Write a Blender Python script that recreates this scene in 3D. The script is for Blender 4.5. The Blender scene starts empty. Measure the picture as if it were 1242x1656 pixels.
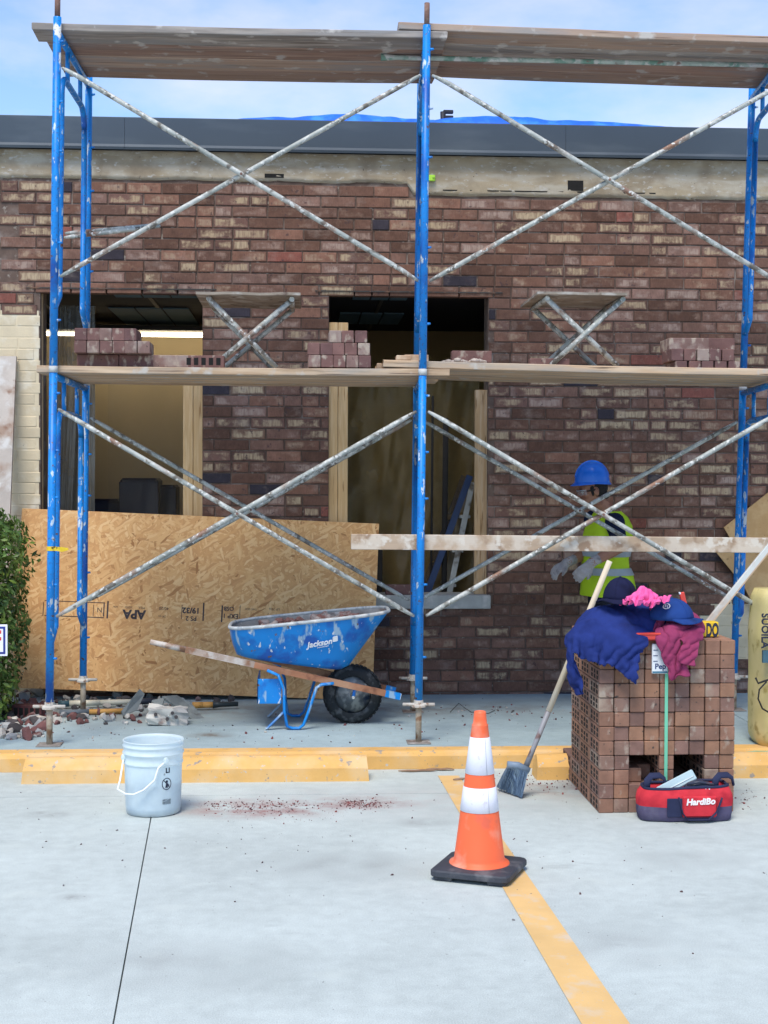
import bpy, bmesh, math, random
from mathutils import Vector, Matrix, noise, kdtree
R = math.radians
rnd = random.Random(7)
sc = bpy.context.scene
col = sc.collection
# ------------------------------------------------------------------ camera
FPX, CXP, CYP, EYE = 2300.0, 621.0, 828.0, 1.65
cam = bpy.data.objects.new('camera', bpy.data.cameras.new('camera'))
col.objects.link(cam); sc.camera = cam
cam.data.sensor_fit = 'VERTICAL'; cam.data.sensor_height = 36.0
cam.data.lens = 36.0 * FPX / 1656.0
cam.data.clip_start = 0.1; cam.data.clip_end = 3000
CAMM = Matrix.Translation((0, 0, EYE)) @ Matrix.Rotation(-math.atan(132 / FPX), 4, 'Z') @ \
    Matrix.Rotation(R(90) - math.atan(48 / FPX), 4, 'X') @ Matrix.Rotation(R(0.2), 4, 'Z')
cam.matrix_world = CAMM
# ------------------------------------------------------------------ world, sun, exposure
SUN_EL, SUN_AZ = R(60), R(200)          # azimuth measured from +Y (towards the wall), clockwise: behind the camera, to the left
w = bpy.data.worlds.new('World'); sc.world = w; w.use_nodes = True
wn = w.node_tree.nodes; wl = w.node_tree.links
bg = wn['Background']; bg.inputs['Strength'].default_value = 0.092
sky = wn.new('ShaderNodeTexSky'); sky.sky_type = 'NISHITA'; sky.sun_disc = False
sky.sun_elevation = SUN_EL; sky.sun_rotation = SUN_AZ
sky.air_density = 1.0; sky.dust_density = 0.0; sky.ozone_density = 4.0
tcw = wn.new('ShaderNodeTexCoord')
mpw = wn.new('ShaderNodeMapping'); mpw.inputs['Scale'].default_value = (3.0, 3.0, 7.0)
wl.new(tcw.outputs['Generated'], mpw.inputs['Vector'])
nzw = wn.new('ShaderNodeTexNoise'); nzw.inputs['Scale'].default_value = 1.6; nzw.inputs['Detail'].default_value = 7
nzw.inputs['Roughness'].default_value = 0.55
wl.new(mpw.outputs['Vector'], nzw.inputs['Vector'])
crw = wn.new('ShaderNodeValToRGB'); crw.color_ramp.elements[0].position = 0.44; crw.color_ramp.elements[1].position = 0.92
crw.color_ramp.elements[1].color = (0.75, 0.75, 0.75, 1)
wl.new(nzw.outputs['Fac'], crw.inputs['Fac'])
mxw = wn.new('ShaderNodeMix'); mxw.data_type = 'RGBA'
wl.new(crw.outputs['Color'], mxw.inputs['Factor']); hsw = wn.new('ShaderNodeHueSaturation'); hsw.inputs['Saturation'].default_value = 1.0; wl.new(sky.outputs['Color'], hsw.inputs['Color']); wl.new(hsw.outputs['Color'], mxw.inputs['A'])
mxw.inputs['B'].default_value = (5.6, 5.0, 5.3, 1)
wl.new(mxw.outputs['Result'], bg.inputs['Color'])
sun = bpy.data.objects.new('sun', bpy.data.lights.new('sun', 'SUN')); col.objects.link(sun)
sun.data.energy = 1.5; sun.data.angle = R(24); sun.data.color = (1.0, 0.93, 0.82)
sdir = Vector((math.sin(SUN_AZ) * math.cos(SUN_EL), math.cos(SUN_AZ) * math.cos(SUN_EL), math.sin(SUN_EL)))
sun.rotation_euler = (-sdir).to_track_quat('-Z', 'Y').to_euler(); sun.location = sdir * 30
sc.view_settings.view_transform = 'Standard'; sc.view_settings.look = 'None'
sc.view_settings.exposure = 1.32; sc.view_settings.gamma = 1.0
sc.view_settings.use_curve_mapping = False

# ------------------------------------------------------------------ pixel helpers
def ray(px, py):
    d = CAMM.to_3x3() @ Vector(((px - CXP) / FPX, -(py - CYP) / FPX, -1))
    return d
def P(px, py, Y):                       # the point of a vertical plane Y = const seen at a pixel
    d = ray(px, py); t = Y / d.y
    return Vector((0, 0, EYE)) + d * t
def G(px, py, z=0.0):                   # the point of a horizontal plane seen at a pixel
    d = ray(px, py); t = (z - EYE) / d.z
    return Vector((0, 0, EYE)) + d * t
CAMI = CAMM.inverted()
def pix(p):
    q = CAMI @ Vector(p)
    return CXP + FPX * q.x / -q.z, CYP - FPX * q.y / -q.z

# ------------------------------------------------------------------ materials
MATS = {}
def M(name, base, rough=0.75, var=0.18, scale=9.0, spots=(), bump=0.0, bscale=60.0, metal=0.0, stretch=(1, 1, 1),
      spec=0.4, objvar=0.0, detail=5, transmission=0.0, emit=None, obj_coord=False):
    """procedural material: base colour varied by noise, then a list of spot layers (colour, scale, threshold, softness, stretch)"""
    if name in MATS: return MATS[name]
    m = bpy.data.materials.new(name); m.use_nodes = True
    n = m.node_tree.nodes; l = m.node_tree.links
    b = n['Principled BSDF']
    b.inputs['Roughness'].default_value = rough; b.inputs['Metallic'].default_value = metal
    b.inputs['Specular IOR Level'].default_value = spec
    if obj_coord: src = n.new('ShaderNodeTexCoord').outputs['Object']
    else: src = n.new('ShaderNodeNewGeometry').outputs['Position']
    def noise_at(sc_, st=(1, 1, 1), off=0.0, det=detail):
        mp = n.new('ShaderNodeMapping'); mp.inputs['Scale'].default_value = st
        mp.inputs['Location'].default_value = (off, off * 1.7, off * 0.6)
        l.new(src, mp.inputs['Vector'])
        t = n.new('ShaderNodeTexNoise'); t.inputs['Scale'].default_value = sc_; t.inputs['Detail'].default_value = det
        l.new(mp.outputs['Vector'], t.inputs['Vector'])
        return t.outputs['Fac']
    hsv = n.new('ShaderNodeHueSaturation'); hsv.inputs['Color'].default_value = (*base, 1)
    mr = n.new('ShaderNodeMapRange'); mr.inputs['From Min'].default_value = 0.25; mr.inputs['From Max'].default_value = 0.75
    mr.inputs['To Min'].default_value = 1 - var; mr.inputs['To Max'].default_value = 1 + var
    l.new(noise_at(scale, stretch), mr.inputs['Value'])
    val = mr.outputs['Result']
    if objvar:
        oi = n.new('ShaderNodeObjectInfo'); m2 = n.new('ShaderNodeMapRange')
        m2.inputs['To Min'].default_value = 1 - objvar; m2.inputs['To Max'].default_value = 1 + objvar
        l.new(oi.outputs['Random'], m2.inputs['Value'])
        mm = n.new('ShaderNodeMath'); mm.operation = 'MULTIPLY'
        l.new(val, mm.inputs[0]); l.new(m2.outputs['Result'], mm.inputs[1]); val = mm.outputs[0]
    l.new(val, hsv.inputs['Value'])
    c = hsv.outputs['Color']
    for i, s in enumerate(spots):
        sc_col, s_sc, thr, soft = s[:4]; st = s[4] if len(s) > 4 else (1, 1, 1)
        r_ = n.new('ShaderNodeMapRange'); r_.inputs['From Min'].default_value = thr - soft; r_.inputs['From Max'].default_value = thr + soft
        l.new(noise_at(s_sc, st, 3.1 + i * 5.7), r_.inputs['Value'])
        mx = n.new('ShaderNodeMix'); mx.data_type = 'RGBA'
        l.new(r_.outputs['Result'], mx.inputs['Factor']); l.new(c, mx.inputs['A']); mx.inputs['B'].default_value = (*sc_col, 1)
        c = mx.outputs['Result']
    l.new(c, b.inputs['Base Color'])
    if bump:
        bp = n.new('ShaderNodeBump'); bp.inputs['Strength'].default_value = min(1.0, bump); bp.inputs['Distance'].default_value = 0.004
        l.new(noise_at(bscale, stretch, 1.3), bp.inputs['Height']); l.new(bp.outputs['Normal'], b.inputs['Normal'])
    if transmission: b.inputs['Transmission Weight'].default_value = transmission
    if emit:
        b.inputs['Emission Color'].default_value = (*emit[:3], 1); b.inputs['Emission Strength'].default_value = emit[3]
    MATS[name] = m
    return m

def sheet_mat(name, colr, alpha, rough=0.25):          # clear plastic: part transparent, part glossy and translucent
    m = bpy.data.materials.new(name); m.use_nodes = True
    n = m.node_tree.nodes; l = m.node_tree.links
    b = n['Principled BSDF']; b.inputs['Base Color'].default_value = (*colr, 1); b.inputs['Roughness'].default_value = rough
    t = n.new('ShaderNodeBsdfTransparent'); tl = n.new('ShaderNodeBsdfTranslucent'); tl.inputs['Color'].default_value = (*colr, 1)
    m1 = n.new('ShaderNodeMixShader'); m1.inputs['Fac'].default_value = 0.45
    l.new(b.outputs[0], m1.inputs[1]); l.new(tl.outputs[0], m1.inputs[2])
    m2 = n.new('ShaderNodeMixShader')
    g = n.new('ShaderNodeNewGeometry'); nz = n.new('ShaderNodeTexNoise'); nz.inputs['Scale'].default_value = 5; nz.inputs['Detail'].default_value = 6
    l.new(g.outputs['Position'], nz.inputs['Vector'])
    mr = n.new('ShaderNodeMapRange'); mr.inputs['From Min'].default_value = 0.3; mr.inputs['From Max'].default_value = 0.7
    mr.inputs['To Min'].default_value = alpha * 0.75; mr.inputs['To Max'].default_value = min(1, alpha * 1.25)
    l.new(nz.outputs['Fac'], mr.inputs['Value']); l.new(mr.outputs['Result'], m2.inputs['Fac'])
    l.new(t.outputs[0], m2.inputs[1]); l.new(m1.outputs[0], m2.inputs[2])
    l.new(m2.outputs[0], n['Material Output'].inputs['Surface'])
    return m

def osb_mat():
    m = bpy.data.materials.new('strand_board'); m.use_nodes = True
    n = m.node_tree.nodes; l = m.node_tree.links; b = n['Principled BSDF']; b.inputs['Roughness'].default_value = 0.75
    tc = n.new('ShaderNodeTexCoord'); c = None; hsum = None
    layers = [(R(12), 0, 0.0), (R(62), 2.3, 0.45), (R(-48), 5.1, 0.55), (R(-8), 8.2, 0.58), (R(100), 11.7, 0.68), (R(35), 14.7, 0.66)]
    wob = n.new('ShaderNodeTexNoise'); wob.inputs['Scale'].default_value = 9; l.new(tc.outputs['Object'], wob.inputs['Vector'])
    for ang, off, thr in layers:
        vr = n.new('ShaderNodeVectorRotate'); vr.rotation_type = 'Y_AXIS'; vr.inputs['Angle'].default_value = ang
        ad = n.new('ShaderNodeVectorMath'); ad.operation = 'MULTIPLY_ADD'; ad.inputs[1].default_value = (0.05, 0.05, 0.05)
        l.new(wob.outputs['Color'], ad.inputs[0]); l.new(tc.outputs['Object'], ad.inputs[2])
        l.new(ad.outputs[0], vr.inputs['Vector'])
        mp = n.new('ShaderNodeMapping'); mp.inputs['Scale'].default_value = (12, 0.01, 62); mp.inputs['Location'].default_value = (off, 0, off * 3)
        l.new(vr.outputs[0], mp.inputs['Vector'])
        v = n.new('ShaderNodeTexVoronoi'); v.inputs['Scale'].default_value = 1.0; l.new(mp.outputs[0], v.inputs['Vector'])
        sp = n.new('ShaderNodeSeparateColor'); l.new(v.outputs['Color'], sp.inputs[0])
        cr = n.new('ShaderNodeValToRGB'); e = cr.color_ramp.elements
        e[0].position = 0.0; e[0].color = (0.37, 0.165, 0.055, 1); e[1].position = 1.0; e[1].color = (0.78, 0.50, 0.24, 1)
        k = e.new(0.35); k.color = (0.63, 0.335, 0.13, 1)
        k = e.new(0.7); k.color = (0.70, 0.40, 0.165, 1)
        k = e.new(0.04); k.color = (0.58, 0.30, 0.118, 1)
        l.new(sp.outputs[1], cr.inputs['Fac'])
        if c is None: c = cr.outputs[0]; hsum = sp.outputs[2]
        else:
            gt = n.new('ShaderNodeMath'); gt.operation = 'GREATER_THAN'; gt.inputs[1].default_value = thr; l.new(sp.outputs[0], gt.inputs[0])
            mx = n.new('ShaderNodeMix'); mx.data_type = 'RGBA'; l.new(gt.outputs[0], mx.inputs['Factor']); l.new(c, mx.inputs['A']); l.new(cr.outputs[0], mx.inputs['B'])
            c = mx.outputs['Result']
            mh = n.new('ShaderNodeMix'); l.new(gt.outputs[0], mh.inputs[0]); l.new(hsum, mh.inputs[2]); l.new(sp.outputs[2], mh.inputs[3]); hsum = mh.outputs[0]
    l.new(c, b.inputs['Base Color'])
    bp = n.new('ShaderNodeBump'); bp.inputs['Strength'].default_value = 0.35; bp.inputs['Distance'].default_value = 0.002
    l.new(hsum, bp.inputs['Height']); l.new(bp.outputs[0], b.inputs['Normal'])
    return m

# ------------------------------------------------------------------ mesh builder
class MB:
    def __init__(s): s.v = []; s.f = []; s.m = []; s.sm = []; s.at = []
    def add(s, vs, fs, mi=0, smooth=False, X=None):
        k = len(s.v)
        s.v += [(X @ Vector(q)) if X else Vector(q) for q in vs]
        for f in fs: s.f.append([i + k for i in f]); s.m.append(mi); s.sm.append(smooth)
        return s
    def box(s, a, b, mi=0, X=None):
        x0, y0, z0 = a; x1, y1, z1 = b
        vs = [(x0, y0, z0), (x1, y0, z0), (x1, y1, z0), (x0, y1, z0), (x0, y0, z1), (x1, y0, z1), (x1, y1, z1), (x0, y1, z1)]
        return s.add(vs, [(3, 2, 1, 0), (4, 5, 6, 7), (0, 1, 5, 4), (1, 2, 6, 5), (2, 3, 7, 6), (3, 0, 4, 7)], mi, False, X)
    def bbox(s, a, b, e, mi=0, X=None):         # box with chamfered edges
        x0, y0, z0 = a; x1, y1, z1 = b
        bm = bmesh.new(); bmesh.ops.create_cube(bm, size=1)
        for v in bm.verts: v.co = Vector(((x0 + x1) / 2 + v.co.x * (x1 - x0), (y0 + y1) / 2 + v.co.y * (y1 - y0), (z0 + z1) / 2 + v.co.z * (z1 - z0)))
        bmesh.ops.bevel(bm, geom=bm.edges[:], offset=e, segments=1, affect='EDGES')
        bm.verts.index_update()
        s.add([v.co.copy() for v in bm.verts], [[v.index for v in f.verts] for f in bm.faces], mi, False, X); bm.free()
        return s
    def path(s, pts, r, n=10, mi=0, smooth=True, caps=True, flat=None, X=None):
        pts = [Vector(p) for p in pts]; rr = r if isinstance(r, (list, tuple)) else [r] * len(pts)
        t0 = (pts[1] - pts[0]).normalized(); up = Vector((0, 0, 1)) if abs(t0.z) < 0.9 else Vector((0, 1, 0))
        u = t0.cross(up).normalized(); vs = []; fs = []
        for i, p in enumerate(pts):
            t = ((pts[min(i + 1, len(pts) - 1)] - pts[max(i - 1, 0)])).normalized()
            u = (u - t * u.dot(t)).normalized(); v = t.cross(u)
            fx, fy = flat if flat else (1, 1)
            for k in range(n):
                a = 2 * math.pi * (k + 0.5) / n
                vs.append(p + u * math.cos(a) * rr[i] * fx + v * math.sin(a) * rr[i] * fy)
        for i in range(len(pts) - 1):
            for k in range(n):
                a, b = i * n + k, i * n + (k + 1) % n
                fs.append((a, b, b + n, a + n))
        s.add(vs, fs, mi, smooth, X)
        if caps:
            k0 = len(s.v) - len(vs)
            s.f.append([k0 + k for k in range(n)][::-1]); s.m.append(mi); s.sm.append(False)
            e = k0 + (len(pts) - 1) * n
            s.f.append([e + k for k in range(n)]); s.m.append(mi); s.sm.append(False)
        return s
    def lathe(s, prof, c=(0, 0, 0), n=32, mi=0, smooth=True, X=None, caps=True):
        vs = []; fs = []
        for r, z in prof:
            for k in range(n):
                a = 2 * math.pi * k / n; vs.append((c[0] + r * math.cos(a), c[1] + r * math.sin(a), c[2] + z))
        for i in range(len(prof) - 1):
            for k in range(n):
                a, b = i * n + k, i * n + (k + 1) % n; fs.append((a, b, b + n, a + n))
        if caps:
            fs.append(tuple(range(n))[::-1]); e = (len(prof) - 1) * n; fs.append(tuple(range(e, e + n)))
        return s.add(vs, fs, mi, smooth, X)
    def loft(s, rings, mi=0, smooth=True, cap0=True, cap1=True, X=None, closed=True):
        n = len(rings[0]); vs = [q for r in rings for q in r]; fs = []
        for i in range(len(rings) - 1):
            for k in range(n if closed else n - 1):
                a, b = i * n + k, i * n + (k + 1) % n; fs.append((a, b, b + n, a + n))
        if cap0: fs.append(tuple(range(n))[::-1])
        if cap1: fs.append(tuple(range((len(rings) - 1) * n, len(rings) * n)))
        return s.add(vs, fs, mi, smooth, X)
    def ell(s, c, r, n=16, mi=0, X=None):
        c = Vector(c); vs = [c + Vector((0, 0, -r[2]))]; fs = []; h = n // 2
        for i in range(1, h):
            a = -math.pi / 2 + math.pi * i / h
            for k in range(n):
                b = 2 * math.pi * k / n; vs.append(c + Vector((r[0] * math.cos(a) * math.cos(b), r[1] * math.cos(a) * math.sin(b), r[2] * math.sin(a))))
        vs.append(c + Vector((0, 0, r[2])))
        for k in range(n): fs.append((0, 1 + (k + 1) % n, 1 + k))
        for i in range(h - 2):
            for k in range(n):
                a, b = 1 + i * n + k, 1 + i * n + (k + 1) % n; fs.append((a, b, b + n, a + n))
        e = 1 + (h - 2) * n
        for k in range(n): fs.append((e + k, e + (k + 1) % n, len(vs) - 1))
        return s.add(vs, fs, mi, True, X)
    def caps(s, pts, rr, n=12, mi=0):             # tapered limb with rounded ends
        s.path(pts, rr, n, mi)
        s.ell(pts[0], (rr[0],) * 3, n, mi); s.ell(pts[-1], (rr[-1],) * 3, n, mi)
        for p, q in zip(pts[1:-1], rr[1:-1]): s.ell(p, (q,) * 3, n, mi)
        return s
    def mesh(s, name, mats, org=Vector((0, 0, 0))):
        me = bpy.data.meshes.new(name)
        me.from_pydata([q - org for q in s.v], [], s.f)
        for m_ in (mats if isinstance(mats, (list, tuple)) else [mats]): me.materials.append(m_)
        if s.at and len(s.at) == len(s.v):
            at = me.attributes.new('brick_uv', 'FLOAT_VECTOR', 'POINT'); at.data.foreach_set('vector', [c for q in s.at for c in q])
        me.polygons.foreach_set('material_index', s.m); me.polygons.foreach_set('use_smooth', s.sm)
        me.update()
        return me
ORG = {}
def link(name, me, parent=None, loc=None, rot=None):
    o = bpy.data.objects.new(name, me); col.objects.link(o)
    if parent is not None: o.parent = parent
    if loc is not None: o.location = loc
    if rot is not None: o.rotation_euler = rot
    ORG[o] = ORG.get(parent, Vector((0, 0, 0))) if parent is not None else Vector(loc or (0, 0, 0))
    return o
def build(mb, name, mats, parent=None, local=False):
    """link the collected shapes as one mesh object; world coordinates unless local"""
    if parent is not None:
        org = Vector((0, 0, 0)) if local else ORG[parent]
        return link(name, mb.mesh(name, mats, org), parent)
    lo = [min(v[i] for v in mb.v) for i in range(3)]; hi = [max(v[i] for v in mb.v) for i in range(3)]
    org = Vector(((lo[0] + hi[0]) / 2, (lo[1] + hi[1]) / 2, lo[2]))
    return link(name, mb.mesh(name, mats, org), None, org)
def tag(o, label, cat, group=None):
    o['label'] = label; o['category'] = cat
    if group: o['group'] = group
    return o
def thing(name, loc, label, cat, group=None, mtx=None):
    o = bpy.data.objects.new(name, None); col.objects.link(o); o.empty_display_size = 0.1
    if mtx is not None: o.matrix_world = mtx
    else: o.location = loc
    ORG[o] = Vector(loc) if loc is not None else mtx.translation.copy()
    return tag(o, label, cat, group)
def structure(o): o['kind'] = 'structure'; return o
def stuff(o): o['kind'] = 'stuff'; return o
def copy_tree(o, parent=None):
    c = o.copy(); col.objects.link(c); c.parent = parent
    ORG[c] = ORG.get(o, Vector((0, 0, 0)))
    for ch in list(o.children):
        if ch is not c: copy_tree(ch, c)
    return c
def remeshed(mb, name, mats, voxel, parent=None, smooth=2, wr=None, local=False):
    """one continuous skin round overlapping closed shapes, materials kept by nearest source face"""
    src = mb.mesh('tmp', mats); tmp = bpy.data.objects.new('tmp', src); col.objects.link(tmp)
    md = tmp.modifiers.new('r', 'REMESH'); md.mode = 'VOXEL'; md.voxel_size = voxel; md.use_smooth_shade = True
    if smooth:
        s_ = tmp.modifiers.new('s', 'SMOOTH'); s_.factor = 0.5; s_.iterations = smooth
    dg = bpy.context.evaluated_depsgraph_get()
    me = bpy.data.meshes.new_from_object(tmp.evaluated_get(dg)); me.name = name
    kd = kdtree.KDTree(len(mb.f)); cs = []
    for i, f in enumerate(mb.f):
        c = sum((mb.v[j] for j in f), Vector()) / len(f); kd.insert(c, i)
    kd.balance()
    me.materials.clear()
    for m_ in (mats if isinstance(mats, (list, tuple)) else [mats]): me.materials.append(m_)
    for p in me.polygons:
        p.material_index = mb.m[kd.find(p.center)[1]]; p.use_smooth = True
    if wr:
        ns = [v.normal.copy() for v in me.vertices]
        for v, n_ in zip(me.vertices, ns): v.co += n_ * wr(v.co)
    bpy.data.objects.remove(tmp); bpy.data.meshes.remove(src)
    if parent is not None:
        if not local: me.transform(Matrix.Translation(-ORG[parent]))
        return link(name, me, parent)
    lo = [min(v.co[i] for v in me.vertices) for i in range(3)]; hi = [max(v.co[i] for v in me.vertices) for i in range(3)]
    org = Vector(((lo[0] + hi[0]) / 2, (lo[1] + hi[1]) / 2, lo[2]))
    me.transform(Matrix.Translation(-org))
    return link(name, me, None, org)
def text_mesh(txt, size, mtx, mat_, name, parent, extrude=0.0004, shear=0.0, bold=0.0, bend=None, space=1.0, local=False):
    """flat lettering: baseline centred on mtx, text in its local XY plane; bend maps points onto a curved face"""
    cu = bpy.data.curves.new('t', 'FONT'); cu.body = txt; cu.size = size; cu.align_x = 'CENTER'; cu.align_y = 'CENTER'
    cu.extrude = extrude; cu.shear = shear; cu.offset = bold; cu.space_character = space; cu.resolution_u = 3
    t = bpy.data.objects.new('t', cu); col.objects.link(t)
    dg = bpy.context.evaluated_depsgraph_get()
    me = bpy.data.meshes.new_from_object(t.evaluated_get(dg)); bpy.data.objects.remove(t)
    if bend:
        for v in me.vertices: v.co = bend(v.co)
    else: me.transform(mtx)
    if not local: me.transform(Matrix.Translation(-ORG[parent]))
    me.materials.clear(); me.materials.append(mat_); me.name = name
    return link(name, me, parent)
def frame_mtx(o, x, z):                    # matrix with given x axis and (roughly) z axis
    x = Vector(x).normalized(); z = Vector(z); z = (z - x * z.dot(x)).normalized(); y = z.cross(x)
    m = Matrix.Identity(4)
    for i in range(3): m[i][0] = x[i]; m[i][1] = y[i]; m[i][2] = z[i]; m[i][3] = o[i]
    return m
# ------------------------------------------------------------------ key planes (metres)
YF, YR, YW, SW = 8.417, 9.55, 10.33, 0.10          # scaffold front and rear, brick face, sidewalk height
YC = 8.13                                          # kerb face
# ------------------------------------------------------------------ ground
def concrete(name, base, stains=True, warm=None):
    m = bpy.data.materials.new(name); m.use_nodes = True
    n = m.node_tree.nodes; l = m.node_tree.links; b = n['Principled BSDF']; b.inputs['Roughness'].default_value = 0.85
    b.inputs['Specular IOR Level'].default_value = 0.25
    g = n.new('ShaderNodeNewGeometry').outputs['Position']
    def nz(s_, det=6, rough=0.6, st=(1, 1, 1), off=(0, 0, 0)):
        mp = n.new('ShaderNodeMapping'); mp.inputs['Scale'].default_value = st; mp.inputs['Location'].default_value = off; l.new(g, mp.inputs['Vector'])
        t = n.new('ShaderNodeTexNoise'); t.inputs['Scale'].default_value = s_; t.inputs['Detail'].default_value = det; t.inputs['Roughness'].default_value = rough
        l.new(mp.outputs[0], t.inputs['Vector']); return t.outputs['Fac']
    def rng(f, a, b_, c, d):
        r = n.new('ShaderNodeMapRange'); r.inputs[1].default_value = a; r.inputs[2].default_value = b_; r.inputs[3].default_value = c; r.inputs[4].default_value = d
        l.new(f, r.inputs[0]); return r.outputs[0]
    def mul(a, b_):
        k = n.new('ShaderNodeMath'); k.operation = 'MULTIPLY'; l.new(a, k.inputs[0]); l.new(b_, k.inputs[1]); return k.outputs[0]
    def mix(c, colr, f):
        x = n.new('ShaderNodeMix'); x.data_type = 'RGBA'; l.new(f, x.inputs['Factor']); l.new(c, x.inputs['A']); x.inputs['B'].default_value = (*colr, 1); return x.outputs['Result']
    h = n.new('ShaderNodeHueSaturation'); h.inputs['Color'].default_value = (*base, 1)
    l.new(mul(mul(rng(nz(0.9), 0.3, 0.7, 0.86, 1.12), rng(nz(14), 0.3, 0.7, 0.92, 1.07)), rng(nz(210, 3), 0.25, 0.75, 0.76, 1.22)), h.inputs['Value'])
    c = h.outputs[0]
    c = mix(c, (base[0] * 0.55, base[1] * 0.55, base[2] * 0.56), rng(nz(2.2, 7, 0.65, (1, 2.5, 1), (4, 2, 0)), 0.62, 0.78, 0, 0.55))
    c = mix(c, (base[0] * 1.15, base[1] * 1.13, base[2] * 1.1), rng(nz(3.1, 6, 0.6, (1, 1, 1), (9, 5, 0)), 0.58, 0.75, 0, 0.6))
    c = mix(c, (0.10, 0.09, 0.085), rng(nz(46, 2, 0.5, (1, 1, 1), (2, 7, 0)), 0.74, 0.78, 0, 0.8))
    c = mix(c, (0.13, 0.12, 0.12), rng(nz(17, 3, 0.5, (1, 2, 1), (5, 1, 0)), 0.75, 0.79, 0, 0.6))
    if stains:                                     # red brick dust swept across the lot
        for (sx, sy, rx, ry, amt, colr) in stains:
            mp = n.new('ShaderNodeMapping'); mp.vector_type = 'POINT'
            mp.inputs['Location'].default_value = (-sx / rx, -sy / ry, 0); mp.inputs['Scale'].default_value = (1 / rx, 1 / ry, 0); l.new(g, mp.inputs['Vector'])
            ln = n.new('ShaderNodeVectorMath'); ln.operation = 'LENGTH'; l.new(mp.outputs[0], ln.inputs[0])
            c = mix(c, colr, mul(rng(ln.outputs['Value'], 0.2, 1.0, amt, 0), rng(nz(7, 8, 0.7), 0.38, 0.62, 0, 1)))
    l.new(c, b.inputs['Base Color'])
    bp = n.new('ShaderNodeBump'); bp.inputs['Strength'].default_value = 0.35; bp.inputs['Distance'].default_value = 0.003
    l.new(nz(120, 5), bp.inputs['Height']); l.new(bp.outputs[0], b.inputs['Normal'])
    return m
s1, s2, s3 = G(420, 1308), G(585, 1298), G(900, 1275)
lot_m = concrete('lot_concrete', (0.475, 0.525, 0.505),
                 [(s1.x, s1.y, 0.52, 0.26, 1.0, (0.26, 0.10, 0.09)), (s2.x, s2.y, 0.32, 0.18, 1.0, (0.24, 0.09, 0.08)),
                  (s3.x, s3.y, 0.55, 0.35, 0.6, (0.27, 0.19, 0.16)), (0.4, 7.3, 1.4, 0.5, 0.35, (0.36, 0.28, 0.27))] + [(G(u, v).x, G(u, v).y, rx, ry, am, (0.17, 0.165, 0.165)) for u, v, rx, ry, am in ((75, 1317, .16, .09, .9), (118, 1452, .10, .07, .7), (560, 1400, .5, .3, .35), (1000, 1530, .4, .3, .3), (300, 1560, .5, .35, .3), (1110, 1390, .35, .2, .35), (690, 1330, .2, .12, .5))])
walk_m = concrete('sidewalk_concrete', (0.325, 0.41, 0.43), [(0.5, 9.7, 3.0, 0.5, 0.7, (0.17, 0.16, 0.15)), (-1.2, 9.6, 1.2, 0.8, 0.6, (0.2, 0.19, 0.18)), (G(340, 1189, SW).x, G(340, 1189, SW).y, 0.18, 0.13, 1.0, (0.16, 0.15, 0.13))])
joint_m = M('joint_dark', (0.10, 0.095, 0.09), 0.95, 0.3, 20)
mb = MB(); mb.add([(-900, -900, -0.02), (900, -900, -0.02), (900, 1400, -0.02), (-900, 1400, -0.02)], [(0, 1, 2, 3)])
ground = structure(build(mb, 'ground', M('far_ground', (0.34, 0.33, 0.31), 0.9, 0.2, 0.3)))
# parking lot: big poured slabs with narrow control joints
j0, j1 = G(240, 1345), G(183, 1656)                # the joint that runs towards the camera
jx = (j0.x + j1.x) / 2 + 0.0
jy = G(700, 1283).y                                # the joint across
lot = thing('parking_lot', (0, 0, 0), '', ''); del lot['label']; del lot['category']; lot['kind'] = 'structure'
gp = 0.0028
xs = [(-30, jx - 4.6), (jx - 4.6, jx), (jx, jx + 4.6), (jx + 4.6, 30)]
ys = [(-14, -0.8), (-0.8, jy), (jy, YC)]
for a, b in xs:
    for c, d in ys:
        sl = lambda y: (j0.x - jx) + (j1.x - j0.x) * (y - j0.y) / (j1.y - j0.y) if abs(a) < 29 or abs(b) < 29 else 0   # the joints run slightly skew to the wall
        q = [(a + gp + (sl(c) if a > -29 else 0), c + gp), (b - gp + (sl(c) if b < 29 else 0), c + gp), (b - gp + (sl(d) if b < 29 else 0), d - gp), (a + gp + (sl(d) if a > -29 else 0), d - gp)]
        mb = MB(); mb.loft([[(x, y, -0.05) for x, y in q], [(x, y, 0) for x, y in q]], smooth=False)
        build(mb, 'concrete_slab', lot_m, lot)
# sidewalk and kerb
mb = MB(); kx = (-30, -3.4, -1.95, 2.9, 5.4, 30)
walk = thing('sidewalk', (0, 0, 0), '', ''); del walk['label']; del walk['category']; walk['kind'] = 'structure'
for a, b in zip(kx, kx[1:]):
    mb = MB(); mb.bbox((a + 0.004, YC + 0.15, -0.05), (b - 0.004, YW + 0.3, SW), 0.005); build(mb, 'sidewalk_slab', walk_m, walk)
yel = M('kerb_yellow', (0.68, 0.395, 0.125), 0.8, 0.14, 6, [((0.68, 0.46, 0.23), 4, 0.55, 0.09), ((0.30, 0.26, 0.22), 22, 0.66, 0.03), ((0.50, 0.47, 0.42), 35, 0.68, 0.03), ((0.17, 0.12, 0.09), 60, 0.72, 0.02)], 0.3, 90)
kerb = thing('kerb', (0, 0, 0), '', ''); del kerb['label']; del kerb['category']; kerb['kind'] = 'structure'
for a, b in zip(kx, kx[1:]):
    prof = [(YC, -0.05), (YC, 0.075), (YC + 0.008, 0.092), (YC + 0.03, SW + 0.002), (YC + 0.148, SW + 0.002), (YC + 0.148, -0.05)]
    mb = MB(); mb.loft([[(a + 0.003, y, z) for y, z in prof], [(b - 0.003, y, z) for y, z in prof]], smooth=False); build(mb, 'kerb_section', yel, kerb)
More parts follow.
